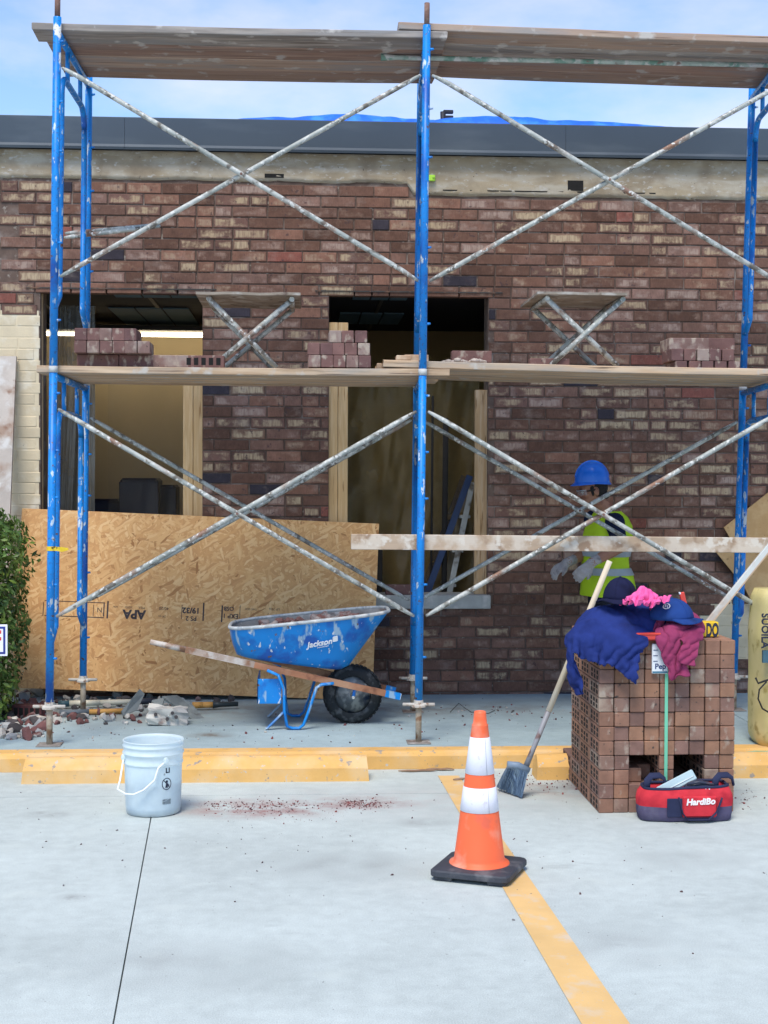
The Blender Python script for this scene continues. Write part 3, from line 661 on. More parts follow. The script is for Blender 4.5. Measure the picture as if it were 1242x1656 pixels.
for bi, (fr, re) in enumerate(BAY):
    for lift in (0, 1):
        zb, zt = (SW + 0.235, LT) if lift == 0 else (UB, UT)
        A0, A1 = lin(*fr, zb), lin(*fr, zt); B0, B1 = lin(*re, zb), lin(*re, zt)
        fobj = None
        mb = MB(); mb.path([A0, A1], TR, 14); fobj = build(mb, 'frame_post', blue_m, scaf)
        mb = MB(); mb.path([B0, B1], TR, 14); build(mb, 'frame_post', blue_m, scaf)
        zl = zt - (0.035 if lift == 0 else 0.085)
        ta, tb = lin(*fr, zl), lin(*re, zl)
        mb = MB(); mb.path([ta, tb], 0.021, 12); build(mb, 'top_ledger', blue_m, scaf)
        # inner walk-through leg: leaves the front post, rises, bends over under the ledger and comes down at the rear post
        dv = (tb - ta).normalized(); o = 0.16
        za, zh = zb + 0.36, zl - 0.20
        pa = lin(*fr, za); pb = lin(*re, za)
        ia = lin(*fr, za + 0.12) + dv * o; ib = lin(*re, za + 0.12) - dv * o
        ha = lin(*fr, zh - 0.13) + dv * o; hb = lin(*re, zh - 0.13) - dv * o
        up = Vector((0, 0, 0.13))
        pts = [pa, pa + dv * 0.05 + Vector((0, 0, .02)), ia - Vector((0, 0, .03)), ia]
        pts += [ha] + arc(ha + dv * 0.13, -dv * 0.13, up)[1:] + arc(hb - dv * 0.13, up, dv * 0.13)[:] + [hb, ib, ib - Vector((0, 0, .03)), pb - dv * 0.05 + Vector((0, 0, .02)), pb]
        mb = MB(); mb.path(pts, 0.0185, 12); build(mb, 'inner_leg', blue_m, scaf)
        for q in (0.3, 0.7):
            m0 = ta.lerp(tb, q); mb = MB(); mb.path([m0, m0 - Vector((0, 0, 0.2))], 0.014, 8); build(mb, 'tie_bar', blue_m, scaf)
        for s_, (p0, p1) in enumerate(((fr), (re))):
            for f in (0.14, 0.36, 0.62, 0.76, 0.93):
                z = zb + (zt - zb) * f; c = lin(p0, p1, z)
                mb = MB(); mb.path([c + Vector((0.018, -0.005, 0)), c + Vector((0.042, -0.012, 0.002))], [0.009, 0.006], 8); build(mb, 'brace_pin', blue_m, scaf)
            if lift == 0:      # screw jack with collar and sole plate
                c = lin(p0, p1, zb); b = Vector((c.x, c.y, SW + 0.004))
                mb = MB(); mb.path([b, c + Vector((0, 0, .04))], 0.0185, 10); jk = build(mb, 'screw_jack', jack_m, scaf)
                mb = MB(); mb.lathe([(0.045, 0), (0.045, 0.012), (0.03, 0.02), (0.028, 0.04)], c - Vector((0, 0, 0.02)), 10, smooth=False)
                mb.path([c + Vector((-.095, 0, -.006)), c + Vector((.095, -.02, -.004))], 0.010, 6); build(mb, 'jack_nut', M('jack_nut', (0.5, 0.47, 0.42), .7, .2, 20, [((.25, .15, .1), 30, .6, .05)]), jk)
                mb = MB(); mb.bbox((b.x - 0.07, b.y - 0.065, SW + 0.001), (b.x + 0.07, b.y + 0.065, SW + 0.007), 0.002); build(mb, 'sole_plate', M('sole_plate', (.24, .215, .195), .8, .25, 20, [((.15, .10, .08), 14, .56, .06), ((.4, .38, .36), 20, .62, .05)], .3), jk)
            else:              # coupling pin
                c = lin(p0, p1, UT)
                mb = MB(); mb.path([c, c + (p1 - p0).normalized() * 0.13], 0.0165, 10); build(mb, 'coupling_pin', rust_m, scaf)
                j = lin(p0, p1, UB); mb = MB(); mb.path([j - Vector((0, 0, 0.018)), j + Vector((0, 0, 0.02))], 0.0262, 14); build(mb, 'coupling_collar', M('collar', (.45, .46, .45), .6, .2, 30), scaf)
# yellow tape tied round the front left post
c = lin(*fl, P(85, 887, YF).z); mb = MB()
mb.path([c + Vector((0, 0, -0.013)), c + Vector((0, 0, 0.013))], 0.0262, 14, caps=False)
mb.add([c + Vector((.02, -.02, .012)), c + Vector((.02, -.02, -.012)), c + Vector((.07, -.03, -.018)), c + Vector((.105, -.02, -.008)), c + Vector((.10, -.02, .004)), c + Vector((.065, -.032, .010))], [(0, 1, 2, 5), (5, 2, 3, 4)])
build(mb, 'caution_tape', M('tape_yellow', (.72, .50, .02), .5, .1, 20, [((.03, .03, .02), 45, .60, .02)]), scaf)
def cross_brace(p0, p1, q0, q1, y):
    """two flattened-end tubes pinned where they cross"""
    p0, p1, q0, q1 = [Vector(v) for v in (p0, p1, q0, q1)]
    root = None
    for k, (a, b) in enumerate(((p0, p1), (q0, q1))):
        d = (b - a).normalized(); sh = Vector((0, -0.030 + k * 0.026, 0))
        pts = [a, a + d * 0.03 + sh * .4, a + d * 0.11 + sh] + [b - d * 0.11 + sh, b - d * 0.03 + sh * .4, b]
        rr = [0.008, 0.011, 0.0148, 0.0148, 0.011, 0.008]
        mb = MB(); mb.path(pts, rr, 10); o = build(mb, 'cross_brace_tube', galv_m, scaf)
        if root is None: root = o
    mid = (p0 + p1 + q0 + q1) / 4
    mb = MB(); mb.path([mid + Vector((0, -0.05, 0)), mid + Vector((0, 0.02, 0))], 0.008, 8); build(mb, 'pivot_bolt', rust_m, root)
def hp(pr, px, py, y): return lin(*pr, P(px, py, y).z)
off = Vector((0.035, -0.012, 0))
ZU1, ZU0, ZL1, ZL0 = P(101, 111, YF).z, P(98, 448, YF).z, P(97, 662, YF).z, P(90, 997, YF).z
for bi in (0, 1):
    for side in (0, 1):
        a, b = BAY[bi][side], BAY[bi + 1][side]
        cross_brace(lin(*a, ZL1) + off, lin(*b, ZL0) + Vector((-.035, -.012, 0)), lin(*a, ZL0) + off, lin(*b, ZL1) + Vector((-.035, -.012, 0)), 0)
        if side == 0:
            cross_brace(lin(*a, ZU1) + off, lin(*b, ZU0) + Vector((-.035, -.012, 0)), lin(*a, ZU0) + off, lin(*b, ZU1) + Vector((-.035, -.012, 0)), 0)
# a brace folded shut, hung on the rear left post
h0, h1 = P(104, 384, YR - .05), P(258, 366, YR - .25)
h2 = P(104, 376, YR - .05)
mb = MB(); mb.path([h0, h0.lerp(h1, .1), h0.lerp(h1, .9), h1], [0.008, .0145, .0145, .009], 10); o = build(mb, 'folded_brace_tube', galv_m, scaf)
mb = MB(); mb.path([h2 + Vector((0, .03, 0)), h2.lerp(h1, .1) + Vector((0, .03, 0)), h2.lerp(h1, .9) + Vector((0, .03, 0.012)), h1 + Vector((0, .03, 0.01))], [0.008, .0145, .0145, .009], 10); build(mb, 'folded_brace_tube', galv_m, scaf)
# ------------------------------------------------------------------ planks
def plank_mat(name, c, light, grey, mort):
    return M(name, c, 0.85, 0.2, 2.5, [(light, 3.5, 0.56, 0.10, (0.6, 6, 6)), (grey, 2.5, 0.58, 0.08, (0.6, 5, 5)), ((0.10, 0.065, 0.045), 5, 0.66, 0.03, (0.35, 14, 14)), (mort, 8, 0.64, 0.04)], 0.4, 50, stretch=(0.5, 9, 9), objvar=0.28)
plk_u = plank_mat('plank_weathered', (0.33, 0.235, 0.18), (0.42, 0.32, 0.25), (0.30, 0.275, 0.26), (0.48, 0.44, 0.40))
plk_v = [plk_u, plank_mat('plank_reddish', (0.30, 0.19, 0.145), (0.37, 0.255, 0.2), (0.27, 0.22, 0.2), (0.44, 0.4, 0.37)), plank_mat('plank_grey', (0.33, 0.29, 0.26), (0.42, 0.37, 0.33), (0.27, 0.26, 0.255), (0.5, 0.47, 0.44)), plank_mat('plank_dark', (0.25, 0.17, 0.13), (0.33, 0.24, 0.19), (0.24, 0.21, 0.2), (0.42, 0.38, 0.35))]
plk_l = plank_mat('plank_fresh', (0.50, 0.345, 0.22), (0.60, 0.45, 0.31), (0.36, 0.31, 0.26), (0.47, 0.43, 0.38))
def plank(x0, x1, y0, z0, wdt, th, m_, label, group, r, slope=0.0):
    mb = MB(); n = 14; e = 0.004
    rings = []
    for i in range(n + 1):
        t = i / n; x = x0 + (x1 - x0) * t
        sag = -0.006 * math.sin(math.pi * t) + 0.003 * noise.noise((x * 2, y0 * 7, z0)); zz = z0 + sag + slope * t
        ya = y0 + 0.004 * noise.noise((x * 1.7, y0 * 5, 3)); yb = ya + wdt
        rings.append([(x, ya + e, zz), (x, yb - e, zz), (x, yb, zz + e), (x, yb, zz + th - e), (x, yb - e, zz + th), (x, ya + e, zz + th), (x, ya, zz + th - e), (x, ya, zz + e)])
    # rough sawn ends
    for rg in (rings[0], rings[-1]):
        for k in range(8): rg[k] = (rg[k][0] + r.uniform(-.006, .006), rg[k][1], rg[k][2])
    mb.loft(rings, smooth=False)
    return tag(build(mb, 'scaffold_plank', m_), label, 'plank', group)
pr = random.Random(5)
PW, TH = 0.236, 0.042
pos = ['front', 'second', 'third', 'rearmost']
LZ = LT - 0.035 + 0.0215
UZ = UT - 0.085 + 0.0215
for k in range(4):
    y = YF + 0.032 + k * (PW + 0.009)
    xl = P(56, 600, YF).x + (0.05 if k else 0) + pr.uniform(-.01, .01); xr = P(730, 600, YF).x + pr.uniform(-.05, .01) - (0.02 * k)
    plank(xl, xr, y, LZ, PW, TH, plk_l, f'{pos[k]} wooden plank of the lower deck in the left bay', 'lower deck planks', pr)
    xl2 = P(621 if k == 0 else 600 + 14 * k, 590, YF).x
    plank(xl2, frt[0].x + 0.35, y + 0.004, LZ + TH + 0.008, PW, TH, plk_l, f'{pos[k]} wooden plank of the lower deck in the right bay', 'lower deck planks', pr, -TH + 0.004)
    xl = P(50, 60, YF).x + (0.045 if k else 0); xr = P(727, 60, YF).x + pr.uniform(-.02, .0)
    plank(xl, xr, y, UZ, PW, TH, plk_v[(2, 1, 0, 3)[k]], f'{pos[k]} weathered plank of the top deck in the left bay', 'top deck planks', pr)
    plank(P(646, 60, YF).x + 0.03 * k, frt[1].x + 0.4, y + 0.003, UZ + TH + 0.008, PW, TH, plk_v[(0, 2, 1, 3)[k]], f'{pos[k]} weathered plank of the top deck in the right bay', 'top deck planks', pr, -TH + 0.004)
# tube lying under the top deck, splashed green and white
a = P(616, 97, YF + 0.36); a.z = UZ - 0.0
tz = UZ - 0.022
sp = M('splashed_tube', (0.36, 0.42, 0.38), 0.7, 0.25, 12, [((0.15, 0.27, 0.22), 9, 0.52, 0.05), ((0.52, 0.52, 0.50), 16, 0.58, 0.03), ((0.2, 0.14, 0.12), 18, 0.66, 0.03)], 0.5, 80)
mb = MB(); mb.path([(a.x, a.y, tz), (a.x + 0.05, a.y, tz), (a.x + 0.1, a.y, tz), (frt[1].x + 0.3, a.y, tz)], [0.022, 0.019, 0.0155, 0.0155], 10)
tag(build(mb, 'loose_tube', sp), 'green and white splashed tube lying under the planks of the top deck', 'tube')
# the rail board across the right bay
rb_m = M('rail_board', (0.44, 0.33, 0.235), 0.85, 0.16, 3, [((0.57, 0.49, 0.40), 7, 0.50, 0.06), ((0.31, 0.21, 0.14), 11, 0.62, 0.05), ((0.62, 0.56, 0.48), 16, 0.60, 0.04)], 0.3, 60, stretch=(0.6, 5, 5))
a, b = P(568, 864, YF), P(568, 889, YF)
mb = MB(); mb.bbox((0, 0, 0), (3.0, 0.038, a.z - b.z), 0.003)
slope = math.atan2(P(1242, 871, YF).z - P(568, 864, YF).z, 3.0)
o = build(mb, 'rail_board', rb_m); o.location = Vector((a.x, YF + 0.026, b.z)); 
for v in o.data.vertices: v.co += ORG[o]
o.rotation_euler = (0, -slope, 0)
tag(o, 'mortar-smeared board set on edge as a rail across the right bay', 'board')
# ------------------------------------------------------------------ mortar stands on the deck
def mortar_stand(tl, tr, bl, brt, y, label, boardpts):
    """folding X stand: two crossed leg pairs with a mortar board laid on the top rails"""
    zd = LZ + TH + 0.001
    t = thing('mortar_stand', (bl.x, y, zd), label, 'stand', 'mortar stands on the lower deck')
    dpt = 0.50
    for dy in (0, dpt):
        o = Vector((0, dy, 0))
        mb = MB(); mb.path([tl + o, brt + o + Vector((0, 0.018, 0))], 0.017, 8); build(mb, 'leg', galv_m, t)
        mb = MB(); mb.path([tr + o, bl + o + Vector((0, -0.018, 0))], 0.017, 8); build(mb, 'leg', galv_m, t)
    for c in (tl, tr):
        mb = MB(); mb.path([c - Vector((0, 0.03, 0)), c + Vector((0, dpt + 0.03, 0))], 0.016, 8); build(mb, 'top_rail', galv_m, t)
    x0, x1 = boardpts
    z = max(tl.z, tr.z) + 0.017
    mb = MB(); n = 10; rings = []
    for i in range(n + 1):
        x = x0 + (x1 - x0) * i / n; dz = 0.006 * noise.noise((x * 6, 0, 5))
        ya, yb = y - 0.07 + 0.01 * noise.noise((x * 5, 2, 2)), y + dpt + 0.10
        rings.append([(x, ya, z + dz), (x, yb, z + dz), (x, yb, z + dz + 0.016), (x, ya, z + dz + 0.016)])
    mb.loft(rings, smooth=False)
    build(mb, 'mortar_board', M('mortar_board', (0.27, 0.225, 0.18), 0.9, 0.25, 6, [((0.40, 0.37, 0.33), 8, 0.56, 0.06), ((0.14, 0.1, 0.08), 12, 0.64, 0.04)], 0.6, 40), t)
    return t
ys = YF + 0.24
zd = LZ + TH
def st(u0, u1, v, ub0, ub1, lab, bp, lift=0.0):
    tl, tr = P(u0, v, ys), P(u1, v + 2, ys); bl, b2 = P(ub0, 592, ys), P(ub1, 592, ys)
    bl.z = b2.z = zd + 0.016 + lift
    mortar_stand(tl, tr, bl, b2, ys, lab, (P(bp[0], v, ys).x, P(bp[1], v, ys).x))
st(338, 472, 483, 345, 447, 'folding tube stand with a thin board, in the left bay of the lower deck', (318, 486))
st(884, 1006, 483, 890, 1000, 'folding tube stand with a thin board, in the right bay of the lower deck', (866, 1010), 0.025)
# ------------------------------------------------------------------ loose bricks
core_shade_m = dark_m  # near-black blocks paint the shade inside the core holes
def solid_brick(m_, dims, holes=None, name='brick'):
    """brick mesh centred in plan, base at z = 0; holes: axis on whose negative face core holes show"""
    lx, ly, lz = dims; mb = MB(); mb.bbox((-lx / 2, -ly / 2, 0), (lx / 2, ly / 2, lz), 0.0035)
    if holes == 'x':
        for k in (-1, 0, 1):
            for q in (-.19, .19):
                cy, cz = ly * 0.27 * k, lz * (0.5 + q)
                mb.box((-lx / 2 - 0.0012, cy - 0.017, cz - 0.009), (-lx / 2 + 0.004, cy + 0.017, cz + 0.009), 1)
    if holes == 'y':
        for k in range(5):
            cx = lx * (-0.36 + 0.18 * k); mb.box((cx - 0.013, -ly / 2 - 0.0012, lz * .2), (cx + 0.013, -ly / 2 + 0.004, lz * .8), 1)
    return mb.mesh(name, [m_, core_shade_m])
STK = [bm_('stack_brick_orange', (0.275, 0.145, 0.090), (), .68), bm_('stack_brick_brown', (0.24, 0.127, 0.086), (), .68), bm_('stack_brick_purple', (0.20, 0.112, 0.088), (), .67),
       bm_('stack_brick_pale', (0.23, 0.138, 0.105), [((0.34, 0.26, 0.20), 9, .54, .08)], .64)]
LB = [bm_('loose_brick_rose', (0.165, 0.085, 0.075), (), .62), bm_('loose_brick_plum', (0.135, 0.070, 0.066), (), .64), bm_('loose_brick_dusty', (0.20, 0.122, 0.105), [((.29, .22, .19), 9, .54, .06)], .58)]
lbm = {}
def loose(cx, cy, z, end, label, group, r, holes=None, rz=0.0, on_edge=False):
    k = r.randrange(3)
    d = (0.072, 0.245, 0.072) if end else (0.245, 0.072, 0.072)
    key = (k, end, holes)
    if key not in lbm: lbm[key] = solid_brick(LB[k], d, holes)
    o = link('brick', lbm[key], None, (cx, cy, z), (0, 0, rz + r.uniform(-.02, .02)))
    return tag(o, label, 'brick', group)
lr = random.Random(21)
yb = YF + 0.17
ORD = ['first', 'second', 'third', 'fourth', 'fifth', 'sixth']
def row(u0, u1, n, lvl, end, label, group, zbase, y=yb, holes=None, depth=1):
    x0, x1 = P(u0, 590, y - .1).x, P(u1, 590, y - .1).x
    for i in range(n):
        for d in range(depth):
            lb = f'{ORD[i]} brick from left, {["bottom", "middle", "top"][lvl]} layer of the {label}' + ('', ', second row', ', back row')[d]
            loose(x0 + (x1 - x0) * (i + 0.5) / n, y + d * (0.25 if end else 0.078), zbase + lvl * 0.0735, end, lb, group, lr, holes)
zL = LZ + TH + 0.003; zR = LZ + TH + 0.012
GA, GB_, GC = 'bricks in the stepped pile at the left', 'bricks in the pile beside the right window', 'bricks in the pile at the right'
lA = 'stepped deck pile at left'
row(121, 258, 2, 0, False, lA, GA, zL, depth=3); row(121, 243, 6, 1, True, lA, GA, zL)
row(121, 222, 5, 2, True, lA, GA, zL); 
lB = 'pile before the right window'
row(498, 600, 5, 0, True, lB, GB_, zL); row(497, 598, 5, 1, True, lB, GB_, zL); row(531, 594, 3, 2, True, lB, GB_, zL)
lC = 'deck pile at right'
row(1090, 1196, 5, 0, True, lC, GC, zR - 0.025); row(1084, 1186, 5, 1, True, lC, GC, zR - 0.025)
row(1098, 1182, 2, 2, False, lC, GC, zR - 0.025, depth=3)
for (u, lab, e, h) in ((282, 'single rose-brown brick lying alone right of the stepped pile', False, None), (330, 'brick with core holes lying under the left mortar stand', False, 'y')):
    loose(P(u, 590, yb).x, yb, zL, e, lab, None, lr, h); 
loose(P(765, 585, yb).x, yb + 0.1, zR + .042, False, 'pale pinkish brick lying on the lower deck right of the centre post', None, lr)
loose(P(892, 588, yb).x, yb + .1, zR + .03 - 0.03, False, 'half-hidden brick lying under the right mortar stand', None, lr)
# mortar crumbs and offcuts by the centre post
wood_b = M('offcut_wood', (0.50, 0.33, 0.21), .8, .2, 6, [((.6, .47, .34), 10, .56, .06)])
for (u0, u1, lab, zz) in ((640, 664, 'short wood offcut left of the centre post on the lower deck', 0.052), (655, 695, 'pale wood block behind the centre post on the lower deck', 0.052)):
    a, b = P(u0, 580, yb).x, P(u1, 580, yb).x
    mb = MB(); mb.bbox((a, yb - .05 + (0.12 if u0 > 650 else 0), zL + zz), (b, yb + .06 + (0.12 if u0 > 650 else 0), zL + zz + (0.03 if u0 < 650 else .045)), 0.004); tag(build(mb, 'wood_offcut', wood_b), lab, 'offcut')
mb = MB(); rr2 = random.Random(3)
for k in range(26):
    x = P(rr2.uniform(715, 790), 585, yb).x; y = yb + rr2.uniform(-.08, .1); s_ = rr2.uniform(.006, .02)
    mb.ell((x, y, zR + 0.036 + s_ * .5), (s_ * 1.4, s_, s_ * .8), 6)
stuff(tag(build(mb, 'mortar_crumbs', M('mortar_crumb', (.45, .38, .33), .95, .2, 20)), 'pale mortar crumbs on the lower deck right of the centre post', 'crumbs'))
# one brick on the sill of the right window
loose(P(651, 950, YW - .02).x, YW + 0.03, WB + 0.001, False, 'single brown brick on the sill of the right window behind the centre post', None, lr)
# ------------------------------------------------------------------ strand board sheet with its mill stamps
osb = osb_mat()
ink = M('stamp_ink', (0.055, 0.045, 0.05), 0.9, 0.4, 40)
BLc, BRc = P(18, 1112, YW - 0.20), P(602, 1133, YW - 0.20); TRc = P(606, 847, YW - 0.055)
mtx = frame_mtx(BLc, BRc - BLc, TRc - BRc)
Wd, Hd = (BRc - BLc).length, (TRc - BRc).length
ob = thing('strand_board', None, 'large orange-tan strand board sheet with upside-down stamps leaning under the left window', 'board', None, mtx)
mb = MB(); mb.bbox((0, -0.012, 0), (Wd, 0, Hd), 0.0015); build(mb, 'panel', osb, ob, True)
def board_px(u, v):
    """panel coordinates under a pixel"""
    inv = mtx.inverted(); o = inv @ Vector((0, 0, EYE)); d = inv.to_3x3() @ ray(u, v)
    t = (-0.0125 - o.y) / d.y; return o + d * t
def stamp(txt, u, v, size, bold=0.0, sp_=1.0):
    p = board_px(u, v)
    m_ = Matrix.Translation((p.x, -0.0128, p.z)) @ Matrix.Rotation(R(90), 4, 'X') @ Matrix.Rotation(R(180), 4, 'Z')
    return text_mesh(txt, size, m_, ink, 'mill_stamp', ob, 0.0002, 0, bold, None, sp_, True)
def stamp_line(u0, v0, u1, v1, th):
    a, b = board_px(u0, v0), board_px(u1, v1)
    mb = MB(); x0, x1 = min(a.x, b.x), max(a.x, b.x); z0, z1 = min(a.z, b.z), max(a.z, b.z)
    if x1 - x0 < z1 - z0: xm = (x0 + x1) / 2; x0, x1 = xm - th / 2, xm + th / 2
    else: zm = (z0 + z1) / 2; z0, z1 = zm - th / 2, zm + th / 2
    mb.box((x0, -0.0131, z0), (x1, -0.0125, z1)); build(mb, 'stamp_rule', ink, ob, True)
stamp('APA', 217, 993, 0.085, 0.004)
stamp('MILL', 229, 983, 0.024); stamp('SIZED', 208, 982, 0.020)
stamp('40/20', 265, 984, 0.030); stamp('24 oc', 262, 997, 0.024); stamp('19/32', 309, 987, 0.055, .002); stamp('PS 2', 309, 1000, 0.045, .001)
stamp('APA', 187, 981, 0.018)
stamp('EXP 1', 373, 996, 0.045, .001); stamp('OSB', 370, 984, 0.040, .001); stamp('THIS SIDE', 406, 985, 0.020); stamp('UP 7/16', 444, 985, 0.024)
stamp('N', 161, 986, 0.05)
for q in ((174, 972, 174, 1000, .011), (329, 975, 329, 1004, .010), (359, 979, 359, 1006, .010), (294, 978, 294, 1001, .004), (388, 979, 388, 1000, .004),
          (72, 973, 168, 973, .005), (72, 996, 168, 998, .006), (70, 974, 70, 996, .005), (168, 974, 168, 997, .008), (151, 978, 151, 996, .004)): stamp_line(*q)
# diamond-set panel at the right edge
ply = M('tan_panel', (0.47, 0.285, 0.125), .8, .12, 4, [((0.54, 0.35, 0.17), 12, .58, .1), ((.33, .19, .08), 30, .66, .04)], .2)
c0 = P(1172, 853, YW - 0.06); mb = MB()
def pp(u, v): q = P(u, v, YW - 0.06); return q
poly = [pp(1171, 853), pp(1246, 794), pp(1420, 960), pp(1330, 1118), pp(1290, 1118), pp(1203, 948), pp(1156, 890), pp(1180, 869)]
n_ = len(poly); mb.add(poly + [q + Vector((0, 0.016, 0)) for q in poly], [tuple(range(n_))[::-1], tuple(range(n_, 2 * n_))] + [(k, (k + 1) % n_, n_ + (k + 1) % n_, n_ + k) for k in range(n_)])
tag(build(mb, 'cut_panel', ply), 'tan cut board with a pointed corner leaning on the wall behind the right posts', 'board')
# weathered plank leaning on the cream wall at the left edge
mb = MB(); a, b = P(26, 576, YW - 0.05), P(16, 830, YW - 0.25)
d = (b - a).normalized(); k = (a.z - SW) / -d.z; b = a + d * k
xw = Vector((0.112, 0, 0)); th = Vector((0, 0.035, 0))
mb.add([a - xw, a, b, b - xw, a - xw + th, a + th, b + th, b - xw + th], [(3, 2, 1, 0), (4, 5, 6, 7), (0, 1, 5, 4), (1, 2, 6, 5), (2, 3, 7, 6), (3, 0, 4, 7)])
tag(build(mb, 'leaning_plank', M('whitewashed_plank', (0.50, 0.44, 0.39), .85, .15, 5, [((0.36, 0.25, 0.19), 4, .56, .06), ((0.27, 0.16, 0.11), 10, .64, .05), ((.62, .59, .56), 8, .6, .06)], .4, 50)), 'whitewashed weathered plank leaning on the cream wall at the left edge', 'plank')
# ------------------------------------------------------------------ wheelbarrow
wb_blue = M('barrow_blue', (0.003, 0.225, 0.64), 0.4, 0.14, 4, [((0.01, 0.10, 0.42), 6, .58, .06), ((0.30, 0.45, 0.60), 14, .62, .03, (1.2, 1, 0.35)), ((0.60, 0.66, 0.70), 34, .66, .02, (1, 1, .4)), ((.16, .10, .08), 20, .70, .02)], .15, 60)
rim_m = M('barrow_rim', (0.46, 0.49, 0.50), .7, .2, 16, [((.25, .3, .36), 18, .58, .05), ((.62, .62, .6), 20, .6, .05)], .4, 80)
mort_m = M('dried_mortar', (0.27, 0.265, 0.26), .95, .2, 9, [((0.17, 0.14, 0.13), 8, .56, .06), ((.42, .41, .40), 14, .6, .05)], .7, 50)
tyre_m = M('rubber', (0.014, 0.017, 0.020), .8, .3, 15, [((.08, .085, .09), 18, .6, .06)], .4, 80)
hand_m = M('barrow_wood', (0.36, 0.16, 0.085), .8, .18, 4, [((.45, .25, .15), 6, .58, .08), ((.22, .09, .05), 9, .62, .05)], .3, 50, stretch=(.7, 6, 6))
hand2_m = M('barrow_wood_crust', (0.42, 0.33, 0.27), .9, .2, 8, [((.55, .5, .45), 14, .55, .05), ((.28, .15, .09), 9, .6, .05)], .5, 60)
YWB = G(568, 1168, SW).y - 0.02; yn = YWB - 0.27
wbr = thing('wheelbarrow', (G(568, 1168, SW).x, YWB, SW), 'blue steel wheelbarrow with wooden handles standing before the strand board', 'wheelbarrow')
wc = Vector((P(570, 1122, YWB).x, YWB, SW + 0.187))
XW = Matrix.Translation(wc) @ Matrix.Rotation(R(90), 4, 'X')
mb = MB(); prof = []
for k in range(15):
    a = R(-112 + 224 * k / 14); prof.append((0.137 + 0.052 * math.cos(a), 0.050 * math.sin(a)))
mb.lathe(prof, (0, 0, 0), 40, X=XW, caps=False); whl = build(mb, 'tyre', tyre_m, wbr)
mb = MB()
for k in range(40):
    for sgn in (-1, 1):
        a = 2 * math.pi * (k + (.5 if sgn > 0 else 0)) / 40
        mb.bbox((-0.004, -0.010, -0.014), (0.004, 0.010, 0.014), 0.002, X=XW @ Matrix.Rotation(a, 4, 'Z') @ Matrix.Translation((0.187, 0, sgn * 0.020)))
build(mb, 'tread', tyre_m, whl)
mb = MB(); mb.lathe([(0.118, -0.034), (0.122, -0.036), (0.112, -0.03), (0.09, -0.016), (0.04, -0.022), (0.028, -0.05), (0.012, -0.052), (0.012, 0.052), (0.028, 0.05), (0.04, 0.022), (0.09, 0.016), (0.112, 0.03), (0.122, 0.036)], (0, 0, 0), 32, X=XW)
build(mb, 'rim', M('wheel_rim', (.16, .18, .20), .6, .25, 12, [((.4, .42, .42), 14, .54, .05), ((.03, .05, .1), 10, .6, .05)], .3), whl)
mb = MB(); mb.path([wc - Vector((0, .17, 0)), wc + Vector((0, .17, 0))], 0.009, 8); build(mb, 'axle', galv_m, whl)
H0, H1 = P(243, 1038, yn - 0.02), P(636, 1124, YWB - 0.115)
for s_ in (0, 1):
    a = H0.copy(); b = H1.copy()
    if s_: a.y = 2 * YWB - a.y; b.y = 2 * YWB - b.y; a = a.lerp(b, .36)
    mid = a.lerp(b, 0.42); grip = a.lerp(b, 0.14)
    mb = MB(); mb.path([a, grip], [0.016, 0.020], 10); mb.path([grip, mid], 0.0265, 4, smooth=False); o = build(mb, 'handle', hand2_m if s_ == 0 else hand_m, wbr)
    o['label'] = 'mortar-crusted grip end of the handle'
    mb = MB(); mb.path([mid, a.lerp(b, .965)], 0.027, 4, smooth=False); hobj = build(mb, 'handle_shaft', hand_m, wbr)
    mb = MB(); mb.path([a.lerp(b, .965), a.lerp(b, 1.03)], 0.029, 4, smooth=False); build(mb, 'nose_cap', wb_blue, hobj)
    c0 = a.lerp(b, .84); mb = MB(); mb.path([c0, Vector((wc.x, c0.y, wc.z)), ], 0.011, 8); build(mb, 'axle_bracket', wb_blue, wbr)
    # leg: steel strap bent into a U, standing on the ground
    yy = lambda q: Vector((q.x, yn + 0.03 if s_ == 0 else 2 * YWB - yn - 0.03, max(q.z, SW + 0.009)))
    leg_px = [(432, 1084), (450, 1092), (459, 1115), (460, 1150), (464, 1174), (472, 1179), (484, 1179), (491, 1172), (500, 1148), (512, 1112), (520, 1107), (540, 1105)]
    pts = [yy(P(u, v, yn + 0.03)) for u, v in leg_px]
    pts[5].z = pts[6].z = SW + 0.009
    mb = MB(); mb.path(pts, 0.014, 6, flat=(1.7, .7)); lg = build(mb, 'leg', wb_blue, wbr)
    q = yy(P(458, 1152, yn + 0.03)); ft = yy(P(432, 1176, yn + 0.03)); ft.z = SW + 0.008
    mb = MB(); mb.path([q, ft, ft + Vector((-.01, 0, 0))], 0.013, 6, flat=(1.6, .6)); build(mb, 'leg_stay', M('worn_blue_white', (.34, .45, .55), .6, .2, 12, [((.05, .2, .5), 8, .55, .05)]), lg)
pa, pb = P(416, 1098, yn + .06), P(455, 1138, yn + .06)
mb = MB(); mb.bbox((pa.x, pa.y, pb.z), (pa.x + 0.008, 2 * YWB - pa.y, pa.z), 0.002); mb.bbox((pa.x, pa.y, pb.z), (pb.x, pa.y + 0.006, pa.z), 0.002); build(mb, 'leg_brace_plate', wb_blue, wbr)
